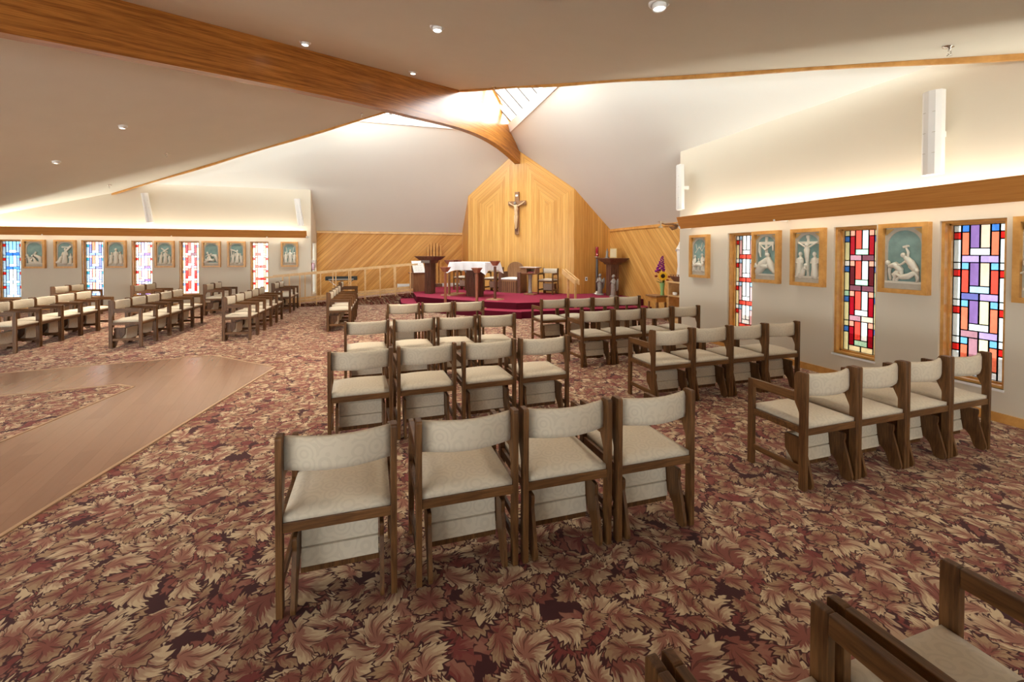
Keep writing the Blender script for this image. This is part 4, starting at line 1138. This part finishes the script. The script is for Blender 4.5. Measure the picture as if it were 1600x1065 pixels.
candle_stand(-4.62, .72, TOPZ, 'candle stand with grey post at the right end of the altar', MAT['walnut'])
# presider's chair
pc = sroot('presider_chair', -2.16, .05, TOPZ, 'wide wooden chair with arched back and white cushion behind the altar', 'chair')
m = MB().box(-.27, .27, .10, .50, 0, .40).build('plinth', MAT['walnut_light'], pc)
g = MB()
for i in range(8):
    x = -.24 + i * .0686; g.box(x - .013, x + .013, .50, .515, .03, .36)
g.build('fluting', MAT['walnut'], pc)
arch = [(-.30, 0)] + [(-.30 * math.cos(math.pi * i / 12), .72 + .26 * math.sin(math.pi * i / 12)) for i in range(13)] + [(.30, 0)]
MB().prism(arch, .0, .06, 'y').build('backrest', MAT['walnut_light'], pc)
for sx in (-1, 1): MB().box(sx * .29, sx * .40, .02, .48, .0, .66).build('armrest', MAT['walnut'], pc, .006)
cushion_mesh(-.285, .285, .07, .50, .405, .475, .02).build('cushion', MAT['cushion'], pc)
# book table
bt = sroot('book_table', -2.88, .92, TOPZ, 'small pedestal table with an open shelf holding a red book', 'table')
MB().box(-.17, .17, -.12, .12, 0, .045).build('base', MAT['walnut_light'], bt, .004)
MB().lathe([(.075, .045), (.06, .09), (.055, .3), (.06, .55), (.085, .62)], seg=14).build('pedestal', MAT['stone'], bt)
m = MB().frustum((0, 0), .62, .655, .20, .13, .24, .16).box(-.24, .24, -.16, .16, .655, .67).box(-.24, -.20, -.16, .16, .67, .80).box(.04, .24, -.16, .16, .67, .80).box(-.24, .24, -.16, -.13, .67, .80)
m.build('shelf_box', MAT['walnut_light'], bt)
MB().box(-.29, .29, -.19, .19, .80, .835).build('tabletop', MAT['walnut_light'], bt, .004)
MB().box(-.28, .28, -.18, .18, .835, .840).build('table_runner', MAT['cloth'], bt)
bk = MB().box(-.17, .02, -.10, .12, 0, .035).build('red_book', MAT['redglass']); bk.location = W(-2.88, .92, TOPZ + .671); bk.rotation_euler = (0, 0, FACE)
tag(bk, 'red book lying in the open shelf of the book table', 'book')
# handrail on the step
hr = empty('step_handrail', (4.78, 10.85, 0), 0, 'short sloping double-plank wooden handrail at the right of the platform steps', 'handrail')
for sx in (-.045, .045):
    MB().prism([(.45, 1.03), (-.45, .78), (-.45, .91), (.45, 1.17)], sx - .018, sx + .018, 'x').build('rail', MAT['firlight'], hr, .003)
MB().box(-.027, .027, .13, .17, .34, 1.04).build('post', MAT['firlight'], hr)
MB().box(-.027, .027, -.34, -.30, .17, .87).build('post', MAT['firlight'], hr)
# sanctuary lamp
sl = sroot('sanctuary_lamp', -1.60, 2.60, TOPZ, 'tall grey lamp stand with a ruby glass candle by the boarded wall', 'lamp')
MB().lathe([(.13, 0), (.12, .02), (.045, .05), (.04, .09)], seg=18).build('base', MAT['brass'], sl)
MB().lathe([(.038, .09), (.042, .6), (.036, 1.10), (.03, 1.13)], seg=14).build('pole', MAT['pewter'], sl)
MB().lathe([(.03, 1.13), (.085, 1.145), (.085, 1.158), (.05, 1.16)], seg=18).build('drip_tray', MAT['brass'], sl)
MB().lathe([(.042, 1.16), (.048, 1.2), (.048, 1.455), (.044, 1.46)], seg=16).build('glass_cylinder', MAT['redglass'], sl)
MB().ball((-.02, .045, 1.22), .012).build('flame', MAT['flame'], sl)
# tabernacle pedestal and what stands on it
tb = sroot('tabernacle_pedestal', -1.92, 3.18, TOPZ, 'fluted wooden pedestal with a wide tray top at the right boarded wall', 'pedestal', rz=math.radians(90))
fluted(MB(), .14, .14, 0, .93, 5).build('pedestal', MAT['walnut'], tb)
MB().frustum((0, 0), .93, 1.0, .19, .17, .24, .20).frustum((0, 0), 1.0, 1.10, .28, .22, .42, .31).box(-.42, .42, -.31, .31, 1.10, 1.12).build('top', MAT['walnut'], tb)
tp = W(-1.92, 3.18, TOPZ + 1.121)
bx = empty('tabernacle', (tp[0] + .06, tp[1] - .08, tp[2]), math.radians(112), 'small golden box standing on the tray of the tabernacle pedestal', 'box')
MB().box(-.13, .13, -.11, .11, 0, .29).build('body', MAT['gold'], bx, .004); MB().box(-.11, .11, .11, .118, .02, .27).build('door', MAT['palegold'], bx)
st = empty('statuette', (tp[0] - .10, tp[1] + .16, tp[2]), math.radians(112), 'little dark statuette beside the golden box', 'statue')
m = MB().box(-.06, .06, -.04, .04, 0, .02); fig_stand(m, 0, .02, .26, 0, 1, 0); m.build('figure', MAT['stone'], st)
# angels
def angel(s, w, label, rz):
    r = sroot('angel_statue', s, w, TOPZ, label, 'statue', 'grey angel statues flanking the pedestal', rz)
    MB().lathe([(.12, 0), (.115, .03), (.09, .045)], seg=14).build('base', MAT['stone'], r)
    m = MB()
    m.tube([(0, 0, .05), (0, .005, .20), (0, 0, .38), (0, 0, .48)], [.085, .07, .075, .06], 10)
    m.tube([(0, 0, .48), (0, .005, .535)], [.035, .028], 8); m.ball((0, .012, .585), .046, 1, 1, 1.15)
    for sg in (-1, 1): m.tube([(sg * .075, 0, .46), (sg * .09, .04, .38), (sg * .01, .085, .44)], [.026, .022, .016], 7)
    for i in range(5): m.tube([(-.05 + i * .025, .065 - abs(i - 2) * .008, .06), (-.03 + i * .015, .055, .34)], [.008, .005], 5)
    m.build('figure', MAT['stone'], r)
    for sg in (-1, 1):
        MB().prism(rounded([(sg * .02, .42), (sg * .10, .54), (sg * .13, .46), (sg * .10, .22), (sg * .05, .16)], .02), -.085, -.065, 'y').build('wing', MAT['stone'], r)
    MB().ball((0, -.006, .60), .047, 1, 1, 1.05).build('hair', MAT['stone'], r)
angel(-1.92, 2.80, 'grey angel statue with folded hands, left of the fluted pedestal', math.radians(135))
angel(-2.30, 3.32, 'grey angel statue turned sideways in front of the fluted pedestal', math.radians(100))

# crucifix on the apse wall
cx = empty('crucifix', (UR + (-2.02) * Q, VL + (-2.02) * Q, 2.22), FACE, 'wooden crucifix with a carved pale figure hanging on the apse boards', 'crucifix')
cx.location = W(-2.00, 0, 2.22)
MB().box(-.075, .075, .0, .04, 0, 1.40).box(-.33, -.075, .0, .04, .97, 1.10).box(.075, .33, .0, .04, .97, 1.10).build('cross', MAT['walnut_light'], cx, .004)
m = MB()
m.tube([(0, .075, .50), (-.01, .085, .62), (0, .085, .74)], [.035, .055, .06], 8)
m.tube([(0, .085, .74), (0, .085, .84), (.01, .08, .93)], [.058, .072, .060], 8); m.tube([(.01, .08, .93), (.03, .09, .99)], [.03, .026], 6)
for sg in (-1, 1): m.tube([(sg * .06, .08, .93), (sg * .18, .07, .985), (sg * .28, .055, 1.055)], [.030, .024, .018], 7)
for sg in (-1, 1): m.tube([(sg * .03, .085, .60), (sg * .035, .10, .42), (sg * .012, .075, .24)], [.042, .032, .022], 7)
m.tube([(0, .075, .24), (0, .095, .19)], [.028, .020], 6)
m.build('corpus', MAT['corpus'], cx)
MB().ball((.035, .10, 1.02), .048, 1, 1, 1.15).build('head', MAT['stone'], cx)
MB().box(-.045, .045, .04, .048, 1.25, 1.31).build('name_plate', MAT['paper'], cx)
MB().prism([(-.03, .10), (.03, .10), (.045, .20), (-.045, .20)], .04, .09, 'y').build('footrest', MAT['walnut'], cx)

# socket on the right apse facet
so = empty('wall_socket', (6.05, 12.52, .80), 0, 'small pale wall socket on the boards left of the ruby lamp', 'socket')
MB().box(-.04, .04, -.012, 0, -.06, .06).build('plate', MAT['ivory'], so, .003); MB().box(-.015, .015, -.018, -.012, -.03, .03).build('receptacle', MAT['black'], so)

# keyboard on stand behind railing
kb = empty('keyboard', (-1.42, 15.95, .20), 0, 'black electric keyboard on an x-shaped stand behind the ramp railings', 'keyboard')
MB().box(-.50, .50, -.15, .15, .47, .60).build('body', MAT['black'], kb, .01)
MB().box(-.40, .40, -.155, -.13, .50, .515).build('keys', MAT['paper'], kb)
for sg in (-1, 1):
    m = MB(); m.tube([(sg * .38, -.12, .47), (sg * .12, -.12, .24), (sg * -.25, -.12, 0)], .014, 6); m.build('stand_leg', MAT['chrome'], kb)
bn = empty('piano_bench', (-1.2, 15.55, .17), 0, 'low wooden bench in front of the black keyboard', 'bench')
MB().box(-.30, .30, -.15, .15, .33, .38).build('seat', MAT['fir'], bn, .004)
for x in (-.26, .26):
    for y in (-.11, .11): MB().box(x - .02, x + .02, y - .02, y + .02, 0, .33).build('leg', MAT['walnut'], bn)
# phone box on the return wall
ph = empty('wall_box', (-2.28, 15.60, 1.10), 0, 'white and red box fixed beside the slit window', 'box')
MB().box(0, .10, -.10, .10, 0, .26).build('cover', MAT['white'], ph, .008); MB().box(0, .08, -.17, -.10, -.06, .16).build('red_body', MAT['redglass'], ph, .01)
m = MB(); m.tube([(.05, 0, 0), (.04, .05, -.25), (.03, .02, -.55), (.02, .10, -.75)], .008, 6); m.build('cord', MAT['white'], ph)

# ------------------------------------------------------------------ side shrine by the right corner
sh = empty('shelf_cabinet', (6.62, 8.45, 0), math.pi / 2, 'pale wooden shelf cabinet against the right boarded wall, half behind the corner', 'cabinet')
m = MB().box(-.45, .45, -.21, .21, 0, .06).box(-.45, -.42, -.21, .21, .06, .92).box(.42, .45, -.21, .21, .06, .92).box(-.42, .42, -.21, -.19, .06, .92).box(-.42, .42, -.21, .21, .60, .63)
m.build('body', MAT['firlight'], sh); MB().box(-.49, .49, -.23, .25, .92, .955).build('top', MAT['firlight'], sh, .003)
MB().box(-.42, .42, -.19, .20, .06, .075).build('shelf', MAT['firlight'], sh)
for i, y in enumerate((8.20, 8.32, 8.43, 8.62, 8.74)):
    c = MB().lathe([(.030, 0), (.036, .02), (.036, .07), (.030, .072), (.030, .01)], seg=12).build('votive_glass', MAT['paper']); c.location = (6.47 - (i % 2) * .05, y, .631)
    tag(c, 'small white votive glass, %s from the right on the shelf of the pale cabinet' % ORD[i], 'votive', 'votive glasses in the cabinet')
pd = empty('statue_pedestal', (6.50, 8.50, .956), 0, 'dark tapered pedestal block under the white statue', 'pedestal')
MB().frustum((0, 0), 0, .10, .09, .18, .14, .26).box(-.14, .14, -.26, .26, .10, .125).build('block', MAT['walnut'], pd)
m = MB()
for i in range(6): m.box(-.145, -.135, -.24 + i * .09, -.22 + i * .09, .125, .155)
m.box(-.145, -.135, -.26, .26, .155, .165); m.build('gallery_rail', MAT['walnut_light'], pd)
ms = empty('white_statue', (6.50, 8.50, 1.083), math.radians(90), 'tall white robed statue half hidden behind the wall corner', 'statue')
m = MB(); m.tube([(0, 0, .02), (0, 0, .25), (0, .01, .55), (0, 0, .74)], [.12, .10, .115, .08], 14); m.tube([(0, 0, .74), (0, .0, .80)], [.04, .035], 8); m.ball((0, .005, .86), .058, 1, 1, 1.2)
for sg in (-1, 1): m.tube([(sg * .10, 0, .70), (sg * .13, .06, .58), (sg * .02, .13, .62)], [.035, .03, .02], 7)
m.build('figure', MAT['ivory'], ms)
MB().tube([(0, -.03, .90), (0, -.06, .70), (0, -.08, .3)], [.055, .09, .11], 10).build('veil', MAT['ivory'], ms)
# carved canopy above the statue
cn = empty('wall_bracket', (6.84, 8.2, 2.20), 0, 'carved bronze bracket jutting out under the near end of the right light valance', 'bracket')
cn.location = (5.66, 7.56, 2.16)
MB().box(-.02, .04, -.12, .0, -.03, .05).build('wall_plate', MAT['brass'], cn)
m = MB(); m.tube([(0, -.02, 0), (-.12, .0, .03), (-.26, .02, .02)], [.030, .022, .018], 8); m.tube([(-.26, .02, .02), (-.38, .03, .05)], [.012, .012], 6); m.build('arm', MAT['walnut_light'], cn)
m = MB().box(-.42, -.30, -.03, .05, .065, .078).box(-.40, -.38, -.01, .01, -.02, .065).box(-.42, -.36, -.03, .03, -.05, -.02); m.build('drip_cups', MAT['brass'], cn)
MB().tube([(-.02, .02, -.04), (-.10, .03, -.06), (-.16, .03, -.03)], [.03, .035, .015], 8).build('scroll', MAT['walnut_light'], cn)
# stool and flowers
fs_ = empty('flower_stool', (6.32, 9.22, 0), math.radians(90), 'small walnut stool carrying the vase of flowers', 'stool')
MB().box(-.24, .22, -.16, .16, .56, .595).build('top', MAT['walnut_light'], fs_, .006)
MB().box(-.20, .14, -.13, .13, .44, .56).build('apron', MAT['fir'], fs_)
for x in (-.19, .13):
    for y in (-.12, .12): MB().box(x - .018, x + .018, y - .018, y + .018, 0, .44).build('leg', MAT['walnut_light'], fs_)
vz = empty('flower_vase', (6.40, 9.10, .596), math.radians(150), 'green glass vase on the walnut stool by the boarded wall', 'vase')
MB().lathe([(.055, 0), (.045, .02), (.040, .12), (.062, .30), (.058, .302), (.034, .13), (.034, .03)], seg=16).build('vase', MAT['glassgreen'], vz)
def flower_root(name, label): return empty(name, (6.40, 9.10, .596), math.radians(150), label, 'flower', 'flowers in the green vase')
sf = flower_root('sunflower', 'yellow sunflower facing the room in the green vase')
m = MB(); N = 22
for i in range(N):
    a = 2 * math.pi * i / N; r0, r1 = .045, .128; c, s_ = math.cos(a), math.sin(a); c1, s1 = math.cos(a + .13), math.sin(a + .13); c2, s2 = math.cos(a - .13), math.sin(a - .13)
    y = .14 + (i % 2) * .006; zc0 = .47
    m.add([(r0 * c2, y, zc0 + r0 * s2), (r0 * c1, y, zc0 + r0 * s1), (.085 * c1, y + .012, zc0 + .085 * s1), (r1 * c, y - .002, zc0 + r1 * s_), (.085 * c2, y + .012, zc0 + .085 * s2)], [(0, 1, 2, 3, 4)])
o = m.build('petals', MAT['yellow'], sf); so_ = o.modifiers.new('thick', 'SOLIDIFY'); so_.thickness = .003
MB().ball((0, .145, .47), .05, 1, .4, 1, 14).build('seed_head', MAT['seed'], sf)
MB().tube([(0, .12, .47), (0, .05, .38), (0, 0, .10)], .007, 6).build('stem', MAT['green'], sf)
gl = flower_root('purple_gladiolus', 'tall purple flower spike rising above the sunflower')
random.seed(4); m = MB()
for i in range(34):
    t = i / 33; zz = .58 + t * .36; rr = .075 * (1 - t) + .015; a = i * 2.4
    m.ball((.05 + rr * math.cos(a) - .05 * t, rr * math.sin(a), zz), .040 * (1 - .6 * t), 1, 1, .7, 7)
m.build('petals', MAT['purple'], gl); MB().tube([(.05, 0, .58), (.02, 0, .3), (0, 0, .08)], .006, 6).build('stem', MAT['green'], gl)
lf = flower_root('mixed_foliage', 'green leaves with rust red blooms around the sunflower'); m = MB()
for i in range(30):
    a = i * 2.1; r = .07 + .09 * random.random(); zz = .30 + .24 * random.random()
    p = Vector((r * math.cos(a), r * math.sin(a), zz)); q = Vector((0, 0, .30)); d = (p - q) * .5; n = d.cross(Vector((0, 0, 1))).normalized() * .022
    m.add([tuple(q + d * .4), tuple(q + d + n), tuple(p), tuple(q + d - n), tuple(q + d * 1.0 + Vector((0, 0, .006)))], [(0, 1, 4), (1, 2, 4), (2, 3, 4), (3, 0, 4)])
o = m.build('leaves', MAT['green'], lf); so_ = o.modifiers.new('thick', 'SOLIDIFY'); so_.thickness = .002
m = MB()
for x, z in ((-.15, .45), (.15, .46), (.10, .56), (-.11, .36)): m.ball((x, .05, z), .034, 1, 1, .8, 8)
m.build('rust_blooms', MAT['rosepetal'], lf)

# ------------------------------------------------------------------ speakers on the walls
def speaker(loc, rz, tilt, label, roll=0.0):
    r = empty('column_speaker', loc, rz, label, 'speaker', 'white column speakers above the valances')
    r.rotation_euler = (tilt, roll, rz)
    h, w = .43, .085
    prof = [(-w, 0), (-w, -.06), (-w * .6, -.095), (0, -.108), (w * .6, -.095), (w, -.06), (w, 0)]
    MB().prism([(x, y) for x, y in prof], -h, h, 'z').build('cabinet', MAT['white'], r, .003)
    g = MB()
    for z in (-.21, 0, .21): g.box(-w * .62, w * .62, -.101, -.094, z - .002, z + .002)
    g.build('grille_seams', MAT['greyband'], r)
    MB().box(-.02, .02, 0, .13, -.03, .03).build('wall_mount', MAT['white'], r)
    return r
# local -y faces the room; the wall is on +y
speaker((UR - .13, 3.17, 2.85), -math.pi / 2, 0.0, 'white column speaker high on the right wall, the nearer and larger one')
speaker((UR - .17, 7.16, 2.86), -math.pi / 2 - .15, -.03, 'white column speaker at the far corner of the right wall', -.08)
speaker((-6.60, VL - .17, 2.88), .35, -.05, 'white column speaker at the middle of the left wall', -.14)
speaker((-2.60, VL - .17, 2.86), .35, -.05, 'white column speaker at the far end of the left wall', -.12)

# ------------------------------------------------------------------ ceiling spots and sprinklers
def ceil_at(u, v):
    s = ((u - UR) + (v - VL)) * Q; w = ((u - UR) - (v - VL)) * Q
    return zc(s, w), w
def spot(u, v, label, watts=330, fixture=True):
    z, w = ceil_at(u, v)
    if fixture: r = empty('ceiling_spotlight', (u, v, z), 0, label, 'spotlight', 'round ceiling spotlights')
    if fixture: MB().lathe([(.085, .02), (.085, -.008), (.066, -.014), (.060, .02)], seg=20).build('trim_ring', MAT['white'], r)
    if fixture: MB().lathe([(.055, .02), (.056, -.045), (.050, -.050), (.046, -.030)], seg=20).build('housing', MAT['white'], r)
    if fixture: MB().lathe([(.004, -.040), (.044, -.040), (.044, -.032), (.004, -.032)], seg=20).build('lamp', MAT['bulb'], r)
    d = bpy.data.lights.new('spot_lamp', 'SPOT'); d.energy = watts; d.color = (1, .88, .70); d.spot_size = math.radians(95); d.spot_blend = .8; d.shadow_soft_size = .12
    o = bpy.data.objects.new('spot_lamp', d); o.location = (u, v, z - .07); COL.objects.link(o)
for u, v, lb in ((.59, 5.16, 'spotlight right of the beam, near the top edge of the picture'), (-1.19, 7.55, 'spotlight just above the middle of the beam'), (.56, 9.18, 'spotlight nearest the skylight'), (2.16, 3.14, 'brightest spotlight, cut by the top edge right of centre'),
                 (-4.98, 10.51, 'spotlight on the dim left ceiling, the nearer one'), (-6.84, 11.90, 'spotlight on the dim left ceiling, the one farther left')):
    spot(u, v, lb, 60 if v < 4 else (180 if v < 6 else 420))
for u, v, w_ in ((3.9, .9, 30), (-1.6, 2.2, 30), (-3.6, 4.4, 160), (-6.6, 4.2, 200), (-9.6, 8.6, 420)):
    spot(u, v, '', w_, False)
def sprinkler(u, v, label):
    z, w = ceil_at(u, v)
    r = empty('sprinkler', (u, v, z), 0, label, 'sprinkler', 'ceiling fire sprinklers')
    MB().lathe([(.05, .01), (.05, -.004), (.012, -.010), (.010, -.04)], seg=14).build('escutcheon', MAT['chrome'], r)
    m = MB(); m.tube([(-.014, 0, -.035), (-.018, 0, -.06), (-.004, 0, -.08)], .004, 5); m.tube([(.014, 0, -.035), (.018, 0, -.06), (.004, 0, -.08)], .004, 5); m.lathe([(.020, -.084), (.020, -.080)], seg=12)
    m.build('sprinkler_head', MAT['chrome'], r)
for u, v, lb in ((4.86, 2.71, 'sprinkler above the nearer speaker by the right fascia'), (2.41, 9.80, 'sprinkler at the skylight edge right of the beam'), (-5.10, 12.64, 'sprinkler on the left ceiling above the wall'),
                 (-7.15, 14.45, 'sprinkler low on the left ceiling by the far fascia'), (-.57, 12.10, 'sprinkler by the left fascia near the beam')):
    sprinkler(u, v, lb)

index_kids()
